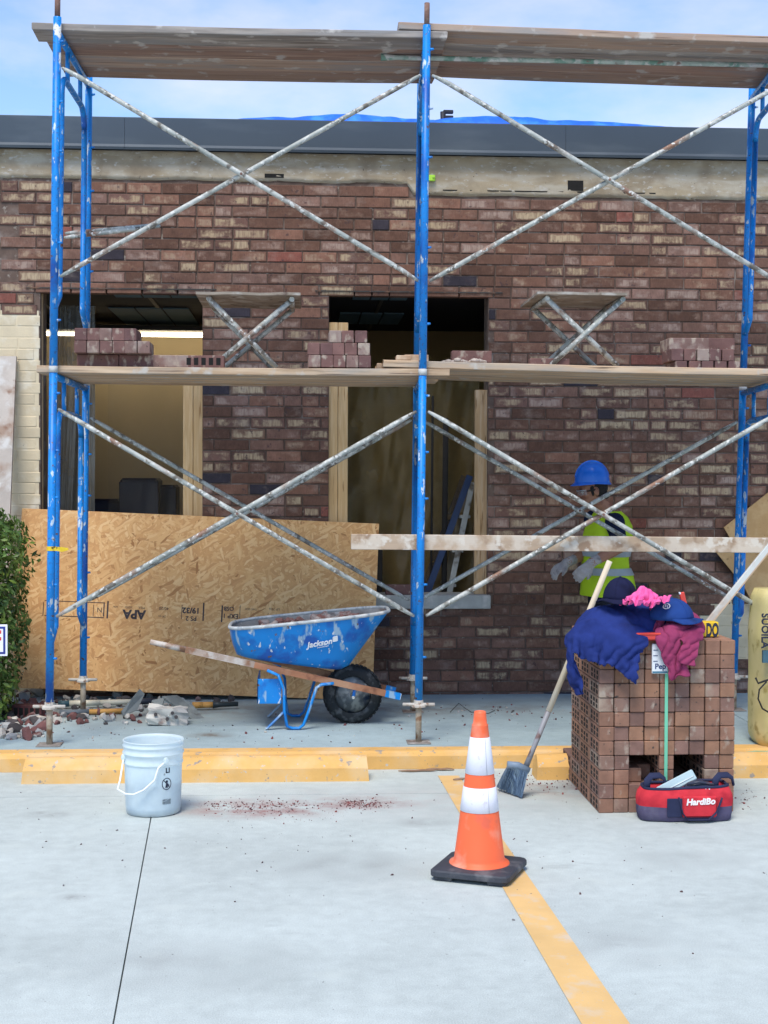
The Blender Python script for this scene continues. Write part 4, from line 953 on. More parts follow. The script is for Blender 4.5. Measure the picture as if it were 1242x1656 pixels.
# tray: rim to bottom, deep at the nose
xr0, xr1 = P(372, 1012, YWB).x, P(628, 986, YWB).x; xb0, xb1 = P(392, 1064, YWB).x - .03, P(560, 1080, YWB).x
zr0, zr1 = P(372, 1012, YWB).z, P(628, 986, YWB).z; zb0, zb1 = P(395, 1066, yn).z + .0, P(548, 1083, yn + .05).z - 0.015
def tray_ring(t, inset=0.0, n=44):
    e = t ** 1.25; out = []
    x0, x1 = xr0 + (xb0 - xr0) * t ** 1.7 + inset, xr1 + (xb1 - xr1) * t - inset
    for k in range(n):
        a = 2 * math.pi * k / n; ca, sa = math.cos(a), math.sin(a); p = 0.55
        cx = math.copysign(abs(ca) ** p, ca); cy = math.copysign(abs(sa) ** p, sa)
        x = (x0 + x1) / 2 + (x1 - x0) / 2 * cx; f = (x - x0) / max(1e-4, x1 - x0)
        wd_ = (0.335 - 0.055 * f) * (1 - 0.30 * e) - inset
        z = (zr0 + (zr1 - zr0) * f) * (1 - t) + (zb0 + (zb1 - zb0) * f) * t
        out.append((x, YWB + wd_ * cy, z))
    return out
ts = [0, .15, .35, .55, .72, .86, .95, 1.0]
sh_ = [(1 - (1 - t) ** 1.6) if t > .5 else t for t in ts]
mb = MB(); mb.loft([tray_ring(t) for t in (0, .2, .4, .6, .8, .93)] + [[(q[0] * .92 + .08 * (xb0 + xb1) / 2, YWB + (q[1] - YWB) * .9, q[2]) for q in tray_ring(1.0)]], cap0=False, cap1=True)
tray = build(mb, 'tray', wb_blue, wbr)
mb = MB(); mb.loft([tray_ring(t, 0.006) for t in (0.01, .2, .4, .6, .8, .92)] + [[(q[0] * .92 + .08 * (xb0 + xb1) / 2, YWB + (q[1] - YWB) * .88, q[2] + 0.01) for q in tray_ring(.98)]], cap0=False, cap1=True)
build(mb, 'tray_lining', mort_m, tray)
rg = [Vector(q) + Vector((0, 0, 0.003)) for q in tray_ring(0)]
mb = MB(); mb.path(rg + [rg[0], rg[1]], 0.0115, 8, caps=False); build(mb, 'rolled_rim', rim_m, tray)
# rubble in the barrow
mb = MB(); r_ = random.Random(4)
bed = [(q[0], YWB + (q[1] - YWB) * .97, q[2]) for q in tray_ring(.20, 0.02)]
mb.loft([bed, [(q[0] * .5 + .5 * (xr0 + xr1) / 2, YWB + (q[1] - YWB) * .5, q[2] + 0.03) for q in bed]], cap0=True, cap1=True)
for k in range(60):
    x = r_.uniform(xr0 + .16, xr1 - .16); y = YWB + r_.uniform(-.2, .2); f = (x - xr0) / (xr1 - xr0); z = (zr0 + (zr1 - zr0) * f) - .050 + r_.uniform(0, .03)
    s_ = r_.uniform(.015, .045); mb.bbox((-s_, -s_ * .7, -s_ * .5), (s_, s_ * .7, s_ * .5), s_ * .25, X=Matrix.Translation((x, y, z)) @ Matrix.Rotation(r_.uniform(0, 6), 4, (r_.random(), r_.random(), 1)))
stuff(tag(build(mb, 'brick_rubble', M('barrow_rubble', (.20, .10, .09), .95, .3, 12, [((.30, .26, .25), 9, .52, .05)], .5)), 'red-brown brick rubble filling the tray of the wheelbarrow', 'rubble'))
white_p = M('white_print', (.78, .80, .82), .6, .08, 30)
def tray_side(u, v):
    """point on the near side of the tray under a pixel"""
    best = None
    for k in range(200):
        y = yn - 0.1 + 0.25 * k / 200; q = P(u, v, y); f = (q.x - xr0) / (xr1 - xr0)
        zt = zr0 + (zr1 - zr0) * f; zb_ = zb0 + (zb1 - zb0) * f; t = min(1, max(0, (zt - q.z) / (zt - zb_)))
        wd_ = (0.335 - 0.055 * f) * (1 - 0.30 * t ** 1.25)
        if q.y >= YWB - wd_: best = q; break
    return best
a, b = tray_side(499, 1042), tray_side(543, 1034); up_ = tray_side(521, 1030) - tray_side(521, 1046)
def on_tray(lc, ctr, xd, ud):
    return ctr + xd * lc.x + ud * lc.y
def tray_text(txt, u, v, size, name, bold=.002, shear=.25):
    ctr = tray_side(u, v); xd = (tray_side(u + 20, v - 3.6) - tray_side(u - 20, v + 3.6)).normalized(); ud = (tray_side(u, v - 8) - tray_side(u, v + 8)).normalized()
    nn = xd.cross(ud); 
    if nn.y > 0: nn = -nn
    m_ = Matrix.Identity(4)
    for i in range(3): m_[i][0] = xd[i]; m_[i][1] = ud[i]; m_[i][2] = nn[i]; m_[i][3] = (ctr + nn * 0.004)[i]
    return text_mesh(txt, size, m_, white_p, name, tray, .002, shear, bold), m_
_, mm_ = tray_text('Jackson', 517, 1040, 0.052, 'lettering', .0014, .15)
tray_text('professional tools', 522, 1045.5, 0.010, 'small_lettering', 0, 0)
mb = MB(); mb.bbox((-0.016, -0.016, -0.001), (0.016, 0.016, 0.002), .004, X=mm_ @ Matrix.Translation((0.098, 0.012, 0))); build(mb, 'emblem', white_p, tray)
# ------------------------------------------------------------------ wheel stops
def wheel_stop(x0, x1, y, label, rz=0):
    prof = [(0, 0), (0.004, 0.072), (0.012, 0.080), (0.060, 0.124), (0.075, 0.130), (0.105, 0.130), (0.12, 0.124), (0.165, 0.078), (0.172, 0)]
    mb = MB(); n = 12; rings = []
    for i in range(n + 1):
        t = i / n; x = x0 + (x1 - x0) * t; e = 0.012 if i in (0, n) else 0
        rings.append([(x + (0.012 * pz / .13 * (1 if i == 0 else -1) if e else 0), y + py + .002 * noise.noise((x * 3, py * 20, pz)), pz * (1 - .03 * (e > 0))) for py, pz in prof])
    mb.loft(rings, smooth=False); return tag(build(mb, 'wheel_stop', yel), label, 'wheel stop', 'yellow parking wheel stops')
wheel_stop(G(38, 1264).x, G(597, 1263).x, 7.81, 'long yellow concrete wheel stop behind the white bucket')
wheel_stop(G(868, 1262).x, G(868, 1262).x + 1.9, 7.80, 'yellow concrete wheel stop half hidden behind the strapped brick cube')
# ------------------------------------------------------------------ bucket
bk = G(248, 1313); rb0, rb1, hb = 0.134, 0.148, 0.365
def plastic(name, c, alpha):
    m = sheet_mat(name, c, alpha, .35); return m
pl_m = plastic('white_plastic', (0.86, 0.95, 0.97), 0.74)
bkt = thing('bucket', bk, 'translucent white plastic bucket half full of water on the parking lot', 'bucket')
prof = [(0.0, 0.004), (rb0 - .006, 0.004), (rb0, 0.010), (rb0 + .003, .04), (rb0 + .0085, .245), (rb0 + .0085, .25), (rb0 + .014, .252), (rb0 + .0145, .258), (rb0 + .011, .262), (rb0 + .0125, .300), (rb0 + .019, .302), (rb0 + .019, .307), (rb0 + .013, .310), (rb0 + .0135, .335), (rb0 + .018, .337), (rb0 + .018, .342), (rb0 + .0135, .345), (rb0 + .0145, .360), (rb0 + .018, .362), (rb0 + .017, .367), (rb0 + .011, .367), (rb0 + .010, .355), (rb0 + .0055, .245), (rb0, .04), (rb0 - .006, 0.014), (0, 0.010)]
mb = MB(); mb.lathe(prof, bk, 48, caps=False); shell = build(mb, 'shell', pl_m, bkt)
mb = MB(); mb.lathe([(0.001, .011), (rb0 - .008, .012), (rb0 - .002, .03), (rb0 + .0025, .155), (0.001, .156)], bk, 48); 
build(mb, 'water', M('grey_water', (0.03, 0.19, 0.38), .1, .05, 4, [], 0, 10, 0, spec=.5), bkt)
cl = bk + Vector((-0.149, -0.03, .285)); cr_ = bk + Vector((0.148, 0.03, .285)); hp_ = []
lo_ = P(213, 1285, bk.y - 0.17)
ctrl = [bk + Vector((-0.140, -0.055, .285)), P(194, 1262, bk.y - .14), P(190, 1276, bk.y - .16), P(203, 1284, bk.y - .17), P(216, 1285, bk.y - .17), P(232, 1278, bk.y - .165), P(250, 1262, bk.y - .16), bk + Vector((0.04, -0.152, .25)), bk + Vector((0.075, -.136, .28))]
mb = MB(); mb.path(ctrl, 0.0045, 8); build(mb, 'bail_handle', M('bail_white', (.8, .83, .85), .5, .05, 5), bkt)
for s_ in (ctrl[0], ctrl[-1]):
    mb = MB(); mb.ell(s_, (.014, .014, .02), 10); build(mb, 'handle_ear', pl_m, bkt)
ink_b = M('black_print', (0.02, 0.025, 0.05), .6, .1, 30)
ang0 = math.atan2(-1, 0.0)
def bend_b(x, z, extra=.0012):
    rr = rb0 + .003 + (z - .04) / .205 * .0055 + extra; a = R(-90) + x / rr
    return bk + Vector((rr * math.cos(a), rr * math.sin(a), z))
xo = (P(269, 1270, bk.y - .14).x - bk.x); xo = (rb0 + .006) * math.asin(min(.95, xo / (rb0 + .006)))
rot = lambda c, zc: bend_b(xo + (-c.y), zc + c.x)      # text reads upwards
text_mesh('LI', .034, None, ink_b, 'print', shell, .0003, 0, .0012, lambda c: bend_b(xo + c.x + .006, .252 - .022 + c.y))
for k in range(9): text_mesh('llllilillilli llil'[k:k + 12], .010, None, ink_b, 'small_print', shell, .0002, 0, 0, lambda c, k=k: rot(Vector((c.x, c.y - .020 + k * .005, 0)), .077))
text_mesh('ili', .014, None, ink_b, 'small_print', shell, .0002, 0, 0, lambda c: bend_b(xo - .012 + c.x, .213 + c.y))
mb = MB(); ring = [(math.cos(R(10 * k)), math.sin(R(10 * k))) for k in range(36)]
vs = [bend_b(xo + .026 * cx, .165 + .030 * cy) for cx, cy in ring] + [bend_b(xo + .022 * cx, .165 + .026 * cy) for cx, cy in ring]
mb.add(vs, [(k, (k + 1) % 36, 36 + (k + 1) % 36, 36 + k) for k in range(36)])
q4 = lambda pts: mb.add([bend_b(xo + x, z) for x, z in pts], [(0, 1, 2, 3)])
q4([(-.019, .184), (-.016, .187), (.019, .146), (.016, .143)])
mb.add([bend_b(xo + .007 * cx, .176 + .007 * cy) for cx, cy in ring], [tuple(range(36))])
q4([(-.008, .146), (.006, .146), (.008, .168), (-.004, .169)]); q4([(.004, .160), (.014, .154), (.015, .158), (.005, .166)])
build(mb, 'warning_symbol', ink_b, shell)
# ------------------------------------------------------------------ traffic cone
cn = G(775, 1414); cn.z = 0
org_m = M('cone_orange', (0.86, 0.135, 0.045), .5, .06, 3, [((0.70, 0.12, 0.06), 12, .66, .05), ((.8, .3, .2), 5, .62, .06)], .1, 40)
wht_m = M('cone_collar', (0.78, 0.78, 0.86), .35, .05, 6, [((.6, .55, .65), 22, .66, .04)], .25, 260)
blk_m = M('cone_base_rubber', (0.040, 0.045, 0.058), .65, .2, 6, [((.12, .12, .13), 9, .6, .06)], .3, 90)
cone = thing('traffic_cone', cn, 'orange traffic cone with two white bands on a black base', 'cone')
Zc = Matrix.Translation(cn) @ Matrix.Rotation(R(-23), 4, 'Z')
mb = MB(); hs = 0.170
def rsq(h, z, c=.03):
    return [(sx * (h - c) + c * math.cos(a) , sy * (h - c) + c * math.sin(a), z) for (sx, sy, a0) in ((1, 1, 0), (-1, 1, 90), (-1, -1, 180), (1, -1, 270)) for a in (R(a0), R(a0 + 45), R(a0 + 90))]
mb.loft([rsq(hs - .004, .018), rsq(hs, .022), rsq(hs, .040), rsq(hs - .006, .046), rsq(.12, .052)], smooth=False, X=Zc); base = build(mb, 'base', blk_m, cone)
for sx, sy in ((1, 1), (-1, 1), (-1, -1), (1, -1)):
    mb = MB(); mb.bbox((sx * .115 - .04, sy * .115 - .04, 0), (sx * .115 + .04, sy * .115 + .04, .021), .006, X=Zc); build(mb, 'foot', blk_m, base)
mb = MB(); mb.lathe([(.128, .050), (.126, .056), (.112, .062), (.106, .075), (.034, .630), (.0345, .634), (.030, .637), (.0275, .660), (.0255, .682), (.0235, .690), (.018, .690), (.016, .60)], cn, 48, caps=False); body = build(mb, 'body', org_m, cone)
def cr(z): return .106 + (.034 - .106) * (z - .075) / (.630 - .075)
for z0, z1 in ((.274, .376), (.430, .583)):
    mb = MB(); mb.lathe([(cr(z0) + .0005, z0), (cr(z0) + .0022, z0 + .001), (cr(z1) + .0022, z1 - .001), (cr(z1) + .0005, z1)], cn, 48, caps=False); o = build(mb, 'reflective_collar', wht_m, body)
    a = R(-68); mb = MB(); rr0, rr1 = cr(z0) + .0031, cr(z1) + .0031
    mb.path([cn + Vector((rr0 * math.cos(a), rr0 * math.sin(a), z0)), cn + Vector((rr1 * math.cos(a), rr1 * math.sin(a), z1))], .0009, 4); build(mb, 'seam', M('seam_grey', (.35, .38, .45), .6), o)
# ------------------------------------------------------------------ strapped cube of bricks
S0 = G(968, 1315); SX, SY = S0.x, S0.y
BWX, BHZ, BDY = 0.0765, 0.0722, 0.249
NC, NR = 9, 12
stk = thing('brick_cube', (SX + NC * BWX / 2, SY + .4, 0), 'strapped cube of new brown bricks with clothes piled on top', 'brick cube')
bmesh_c = {}
sr = random.Random(9)
pocket = lambda c, r: (r in (2, 3) and c in (2, 3, 5, 6))
for d in range(4):
    for r in range(NR):
        for c in range(NC):
            if d == 3 and r > 1: continue
            if pocket(c, r): continue
            inner = 0 < c < NC - 1 and r < NR - 1 and 0 < d < 2 and not (r in (1, 4) and c in (2, 3, 5, 6)) and not (r in (2, 3) and c in (1, 4, 7))
            if inner or (d == 3 and 0 < c < NC - 1 and r == 0): continue
            k = sr.choices(range(4), [30, 34, 22, 14])[0]; hol = 'x' if c == 0 or (c in (4, 7) and r in (2, 3)) else None
            key = (k, hol)
            if key not in bmesh_c: bmesh_c[key] = solid_brick(STK[k], (BWX - .0035, BDY - .004, BHZ - .0022), hol)
            x = SX + (c + .5) * BWX + sr.uniform(-.0015, .0015); y = SY + (d + .5) * BDY + (sr.uniform(-.006, .006) if d == 0 else 0)
            link('brick', bmesh_c[key], stk, Vector((x, y, r * BHZ)) - ORG[stk])
# bricks pushed into the left fork pocket
for (c, dy) in ((2.05, .05), (2.95, .14)):
    o = link('brick', bmesh_c[(1, None)], stk, Vector((SX + (c + .45) * BWX, SY + BDY * .5 + dy, 2 * BHZ)) - ORG[stk])
grn = M('green_strap', (0.16, 0.52, 0.34), .35, .06, 5)
xs_ = P(1077, 1150, SY - .003).x
mb = MB(); mb.box((xs_ - .008, SY - .010, 0.004), (xs_ + .008, SY - .007, NR * BHZ + .002)); mb.box((xs_ - .008, SY - .0095, NR * BHZ + .001), (xs_ + .008, SY + 3 * BDY, NR * BHZ + .003)); build(mb, 'strap', grn, stk)
ZT = NR * BHZ + .003
# loose green strap end by the yellow bags
g0, g1 = P(1190, 1214, 8.0), P(1260, 1217, 8.0)
mb = MB(); mb.path([(g0.x, g0.y, SW + .004), ((g0.x + g1.x) / 2, g0.y + .01, SW + .012), (g1.x + .1, g1.y + .02, SW + .004)], .011, 4, smooth=False, flat=(1, .2)); 
tag(build(mb, 'loose_strap', grn), 'loose mint green strap lying by the kerb at the right edge', 'strap')
# ------------------------------------------------------------------ clothes on the cube
def folds(scale, amp, seed, ax=(1, 1, .45)):
    def f(p):
        q = Vector((p.x * ax[0], p.y * ax[1], p.z * ax[2])) * scale + Vector((seed, seed * 2, 0))
        w_ = Vector((noise.noise(q * .7 + Vector((3, 8, 1))), noise.noise(q * .7 + Vector((9, 2, 6))), 0)) * .6
        a = 1 - min(1, abs(noise.noise(q + w_)) * 2.2); b = 1 - min(1, abs(noise.noise(q * 2.1 + w_ * 2 + Vector((5, 1, 2)))) * 2.2)
        return amp * (1.5 * a ** 2.2 + .35 * b ** 2.0 - .65)
    return f
def fabric(name, c, c2=None): return M(name, c, .92, .18, 14, [(c2 or tuple(v * .6 for v in c), 9, .60, .08)], .5, 420, spec=.15)
ys0 = SY - .04
def Q(u, v, dy=0.0): return P(u, v, ys0 + dy)
def cloth_drop(polys, step, z0, colliders, frames, name, mat_, seed, thick=.006, bend=.4, tilt=None, pins=None, zfun=None):
    """let a flat garment cut from the given outlines (plan view) fall on the colliders; return it as a mesh object"""
    def inside(x, y, poly):
        c = False; n_ = len(poly)
        for i in range(n_):
            (x1, y1), (x2, y2) = poly[i], poly[(i + 1) % n_]
            if (y1 > y) != (y2 > y) and x < (x2 - x1) * (y - y1) / (y2 - y1) + x1: c = not c
        return c
    xs = [p[0] for q in polys for p in q]; ys = [p[1] for q in polys for p in q]
    nx, ny = int((max(xs) - min(xs)) / step) + 1, int((max(ys) - min(ys)) / step) + 1
    idx = {}; vs = []; fs = []
    def vid(i, j):
        if (i, j) not in idx:
            x, y = min(xs) + i * step, min(ys) + j * step
            idx[(i, j)] = len(vs); vs.append((x, y, z0 + (zfun(x, y) if zfun else 0) + .012 * noise.noise((x * 9 + seed, y * 9, seed))))
        return idx[(i, j)]
    for i in range(nx):
        for j in range(ny):
            if any(inside(min(xs) + (i + .5) * step, min(ys) + (j + .5) * step, q) for q in polys): fs.append((vid(i, j), vid(i + 1, j), vid(i + 1, j + 1), vid(i, j + 1)))
    me = bpy.data.meshes.new('garment'); me.from_pydata(vs, [], fs); o = bpy.data.objects.new('garment', me); col.objects.link(o)
    for c in colliders:
        if not any(m_.type == 'COLLISION' for m_ in c.modifiers):
            c.modifiers.new('col', 'COLLISION'); c.collision.thickness_outer = .006; c.collision.cloth_friction = 25; c.collision.damping = .6
    if pins:
        vg = o.vertex_groups.new(name='pin'); vg.add([k for k, v in enumerate(vs) if pins(v[0], v[1], k)], 1.0, 'REPLACE')
    cm = o.modifiers.new('cloth', 'CLOTH'); st_ = cm.settings
    if pins: st_.vertex_group_mass = 'pin'
    st_.quality = 7; st_.mass = .35; st_.tension_stiffness = 12; st_.compression_stiffness = 8; st_.shear_stiffness = 4; st_.bending_stiffness = bend; st_.air_damping = 2
    cm.collision_settings.distance_min = .006; cm.collision_settings.use_self_collision = True; cm.collision_settings.self_distance_min = .008; cm.collision_settings.collision_quality = 3
    cm.point_cache.frame_start = 1; cm.point_cache.frame_end = frames
    sc.frame_start = 1; sc.frame_end = frames
    for f in range(1, frames + 1): sc.frame_set(f)
    dg = bpy.context.evaluated_depsgraph_get(); m2 = bpy.data.meshes.new_from_object(o.evaluated_get(dg))
    bpy.data.objects.remove(o); sc.frame_set(1)
    t = bpy.data.objects.new('tmp', m2); col.objects.link(t)
    s_ = t.modifiers.new('so', 'SOLIDIFY'); s_.thickness = thick; s_.offset = 1
    s_ = t.modifiers.new('su', 'SUBSURF'); s_.levels = 2; s_.render_levels = 2
    dg = bpy.context.evaluated_depsgraph_get(); m3 = bpy.data.meshes.new_from_object(t.evaluated_get(dg)); bpy.data.objects.remove(t)
    m3.materials.clear(); m3.materials.append(mat_); m3.name = name
    for p in m3.polygons: p.use_smooth = True
    lo = [min(v.co[i] for v in m3.vertices) for i in range(3)]; hi = [max(v.co[i] for v in m3.vertices) for i in range(3)]
    org = Vector(((lo[0] + hi[0]) / 2, (lo[1] + hi[1]) / 2, lo[2])); m3.transform(Matrix.Translation(-org))
    return link(name, m3, None, org)
def temp_collider(mb):
    me = mb.mesh('collider', dark_m); o = bpy.data.objects.new('collider', me); col.objects.link(o); return o

X0, Y0 = SX, SY
mb = MB(); mb.bbox((X0 - .002, Y0 - .012, 0.1), (X0 + NC * BWX + .002, Y0 + 3 * BDY, ZT), .006); col_box = temp_collider(mb)
LUMPS = [((X0 + .09, Y0 + .17, ZT), (.17, .16, .135)), ((X0 + .27, Y0 + .19, ZT), (.18, .16, .135)), ((X0 - .02, Y0 + .09, ZT - .02), (.105, .09, .09)), ((X0 + .12, Y0 + .02, ZT - .02), (.13, .07, .075))]
LUMPJ = [((X0 + .42, Y0 + .16, ZT), (.15, .15, .095)), ((X0 + .355, Y0 - .005, ZT - .06), (.065, .045, .12)), ((X0 + .475, Y0 - .005, ZT - .04), (.05, .042, .09))]
def mound(lumps):
    def f(x, y):
        z = 0.0
        for c, r in lumps:
            q = 1 - ((x - c[0]) / r[0]) ** 2 - ((y - c[1]) / r[1]) ** 2
            if q > 0: z = max(z, c[2] - ZT + r[2] * math.sqrt(q))
        return z
    return f
def rumple(lumps, s_, amp):
    f0 = mound(lumps); f1 = folds(s_, amp, 3.0, (1, .8, 1))
    return lambda x, y: f0(x, y) + (max(0.0, f1(Vector((x + y * .4, y, 0)))) if y > Y0 + .02 else 0.0)
def lump_col(lumps):
    mb = MB()
    for c, r in lumps: mb.ell(c, r, 18)
    return temp_collider(mb)
col_l = lump_col(LUMPS)
mb = MB(); mb.box((-6, 0, -.1), (8, 12, 0)); col_g = temp_collider(mb)
def turn(pts, cx_, cy_, a): ca, sa = math.cos(a), math.sin(a); return [(cx_ + x * ca - y * sa, cy_ + x * sa + y * ca) for x, y in pts]
on_top = lambda x, y, k: X0 + .03 < x < X0 + NC * BWX - .03 and Y0 + .07 < y and k % 4 == 0
# hoodie laid over the left half: body, one sleeve down the left corner, one across the top
at0 = lambda pts: [(X0 + x, Y0 + y) for x, y in pts]
hoodie = cloth_drop([at0([(-.19, -.08), (-.05, -.19), (.05, -.22), (.16, -.33), (.205, -.20), (.255, -.02), (.36, .01), (.44, .06), (.44, .36), (-.14, .36), (-.19, .2)]), at0([(-.17, -.03), (-.17, .09), (-.46, .075), (-.46, -.02)])],
                    .016, ZT + .014, [col_box, col_l, col_g], 34, 'hoodie', fabric('navy_fleece', (0.018, 0.034, 0.165), (0.012, 0.022, 0.11)), 2.0, .011, .5, None, on_top, rumple(LUMPS, 11, .020))
tag(hoodie, 'navy blue fleece hoodie draped over the left of the brick cube', 'hoodie')
col_m = lump_col(LUMPJ)
jacket = cloth_drop([at0([(.27, .30), (.27, -.02), (.272, -.37), (.418, -.37), (.42, -.14), (.43, -.14), (.435, -.28), (.54, -.28), (.56, .0), (.56, .30)])],
                    .0145, ZT + .030, [col_box, col_l, col_m, col_g, hoodie], 34, 'jacket', fabric('maroon_cloth', (0.26, 0.040, 0.105), (0.20, 0.028, 0.08)), 7.0, .011, .35, None, on_top, rumple(LUMPS + LUMPJ[:1], 14, .014))
tag(jacket, 'maroon jacket hanging over the front right of the brick cube', 'jacket')
pcx = Q(1040, 984, .04)
mb = MB(); mb.ell((pcx.x, pcx.y, pcx.z - .005), (.040, .035, .035), 12); mb.ell((pcx.x - .03, pcx.y - .03, pcx.z - .03), (.03, .03, .03), 12); col_p = temp_collider(mb)
pink = cloth_drop([turn([(-.13, -.13), (.11, -.15), (.14, .11), (-.10, .12)], pcx.x, pcx.y, .5)], .0085, pcx.z + .06, [col_p, hoodie, jacket, col_box, col_l, col_m], 26, 'pink_cloth', fabric('pink_cotton', (0.86, 0.14, 0.38), (0.78, 0.10, 0.33)), 4.0, .004, .08, None, lambda x, y, k: k % 9 == 0 and (x - pcx.x) ** 2 + (y - pcx.y) ** 2 < .006, lambda x, y: -.02 + .055 * math.exp(-((x - pcx.x) ** 2 + (y - pcx.y) ** 2) / .003) + 2.2 * folds(17, .012, 5.0, (1, 1, 1))(Vector((x, y, 0))))
tag(pink, 'bright pink crumpled cloth on top of the clothes pile', 'cloth')
for o in (hoodie, jacket, pink):
    for m_ in [q for q in o.modifiers]: o.modifiers.remove(m_)
for o in (col_box, col_l, col_g, col_m, col_p): bpy.data.objects.remove(o)
# two caps: dome with a bill
def cap(name, ctr, rad, hgt, bill_dir, bill_len, m_, label, button=True):
    t = thing(name, ctr, label, 'cap', 'caps on the clothes pile')
    mb = MB(); prof = []
    for k in range(9):
        a = math.pi / 2 * k / 8; prof.append((rad * math.cos(a) + .0005, hgt * math.sin(a)))
    mb.lathe(prof, ctr, 24); crown = build(mb, 'crown', m_, t)
    for k in range(6):
        a0 = 2 * math.pi * k / 6
        mb = MB(); mb.path([ctr + Vector((math.cos(a0) * q[0] * 1.006, math.sin(a0) * q[0] * 1.006, q[1] * 1.004)) for q in prof], .0012, 5); build(mb, 'panel_seam', m_, crown)
    mb = MB(); bd = Vector(bill_dir).normalized(); sd = Vector((-bd.y, bd.x, 0)); n = 12; ra, rb_ = [], []
    for k in range(n + 1):
        a = math.pi * k / n - math.pi / 2; c_, s_ = math.cos(a), math.sin(a)
        ra.append(ctr + bd * rad * .80 * c_ + sd * rad * .98 * s_ + Vector((0, 0, .012)))
        rb_.append(ctr + bd * (rad * .6 + bill_len * c_ ** .7 if c_ > 1e-6 else rad * .6) + sd * rad * 1.02 * s_ + Vector((0, 0, .006 - .018 * abs(s_))))
    mb.loft([ra, rb_], closed=False, cap0=False, cap1=False); mb.loft([[q - Vector((0, 0, .004)) for q in rb_], [q - Vector((0, 0, .004)) for q in ra]], closed=False, cap0=False, cap1=False)
    mb.loft([rb_, [q - Vector((0, 0, .004)) for q in rb_]], closed=False, cap0=False, cap1=False); build(mb, 'bill', m_, t)
    mb = MB(); mb.ell(ctr + Vector((0, 0, hgt)), (.008, .008, .005), 8); build(mb, 'button', m_, crown)
    return t, crown
cap('cap', Q(1003, 970, .16), .088, .115, (-.8, -.5, 0), .07, fabric('dark_navy_cap', (0.012, 0.014, 0.045)), 'very dark navy cap left of the pink cloth on the clothes pile')
t2, cw = cap('cap', Q(1086, 1001, .10), .112, .105, (.92, -.35, 0), .09, fabric('blue_cap', (0.016, 0.05, 0.20)), 'blue cap with a round white emblem right of the pink cloth')
ec = Q(1071, 968, 0)
cc = Q(1086, 1001, .10)
dv = (ec - cc); 
# emblem laid on the crown
mb = MB(); az = R(-108)
def on_crown(a, e, k=1.02): return cc + Vector((math.cos(a) * math.cos(e) * .112 * k, math.sin(a) * math.cos(e) * .112 * k, .105 * k * math.sin(e)))
ctr_a, ctr_e = R(-122), R(42)
ringp = lambda rr: [on_crown(ctr_a + rr * math.cos(R(k * 20)) / .75, ctr_e + rr * math.sin(R(k * 20))) for k in range(18)]
a_, b_ = ringp(.17), ringp(.125); mb.add(a_ + b_, [(k, (k + 1) % 18, 18 + (k + 1) % 18, 18 + k) for k in range(18)])
for (da, de, wa, we) in ((-.05, .02, .02, .09), (.05, -.02, .02, .09), (0, 0, .06, .018)):
    mb.add([on_crown(ctr_a + (da + sx * wa) / .75, ctr_e + de + sy * we, 1.025) for sx, sy in ((-1, -1), (1, -1), (1, 1), (-1, 1))], [(0, 1, 2, 3)])
build(mb, 'emblem', M('emblem_white', (.75, .78, .8), .7), cw)
# red tray, white packet, yellow card, red stick on the cube
redp = M('red_plastic', (0.62, 0.055, 0.04), .4, .1, 6)
a, b = Q(1021, 1022, -.02), Q(1080, 1039, -.02)
mb = MB(); mb.bbox((a.x, SY - .045, ZT), (b.x, SY + .16, ZT + .035), .008); t = tag(build(mb, 'red_tray', redp), 'red plastic case lying under the clothes at the front edge of the bricks', 'case')
mb = MB(); mb.bbox((a.x - .004, SY - .05, ZT + .026), (b.x + .004, SY + .165, ZT + .038), .004); build(mb, 'case_lid', redp, t)
pkt_m = M('white_packet', (.70, .74, .78), .5, .05, 6)
a, b = P(1054, 1041, SY - .012), P(1079, 1089, SY - .012)
pk = thing('packet', ((a.x + b.x) / 2, SY - .016, b.z), 'white printed packet hanging on the bricks behind the maroon sleeve', 'packet')
mb = MB(); mb.bbox((a.x, SY - .022, b.z), (b.x, SY - .0105, a.z), .003); build(mb, 'sleeve', pkt_m, pk)
ink_n = M('navy_print', (.02, .04, .14), .6)
text_mesh('Pep', .038, Matrix.Translation(P(1068, 1078, SY - .0225)) @ Matrix.Rotation(R(90), 4, 'X'), ink_n, 'print', pk, .0004, 0, .001)
mb = MB(); q = P(1067, 1088, SY - .0225)
mb.box((a.x + .002, SY - .0235, b.z + .003), (b.x - .002, SY - .0222, b.z + .012)); build(mb, 'print_band', M('teal_print', (.05, .16, .24), .6), pk)
for k in range(3):
    z = P(1062, 1052 + k * 9, SY - .0225).z; mb = MB(); mb.box((a.x + .006, SY - .0235, z), (a.x + .028, SY - .0222, z + .004)); build(mb, 'print_line', ink_n, pk)
yc_m = M('yellow_card', (.78, .50, .02), .5, .06, 6)
a, b = P(1130, 1006, SY + .12), P(1162, 1035, SY + .12)
yc_ = thing('yellow_box', ((a.x + b.x) / 2, SY + .15, ZT), 'small yellow box printed DO in black on the right of the brick cube', 'box')
mb = MB(); mb.bbox((a.x - .05, SY + .12, ZT), (b.x, SY + .20, a.z), .003, X=None); build(mb, 'carton', yc_m, yc_)
text_mesh('DO', .094, Matrix.Translation(P(1152, 1020, SY + .1193)) @ Matrix.Rotation(R(90), 4, 'X') @ Matrix.Diagonal((.44, 1.0, 1, 1)), ink_b, 'print', yc_, .0004, 0, .004)
a, b = Q(1105, 958, .12), Q(1114, 985, .12)
mb = MB(); mb.bbox((-.013, -.008, 0), (.013, .008, .16), .003, X=Matrix.Translation((b.x, b.y, b.z - .07)) @ Matrix.Rotation(R(-14), 4, 'Y')); t = tag(build(mb, 'red_marker', redp), 'red stick end poking up behind the blue cap', 'marker')
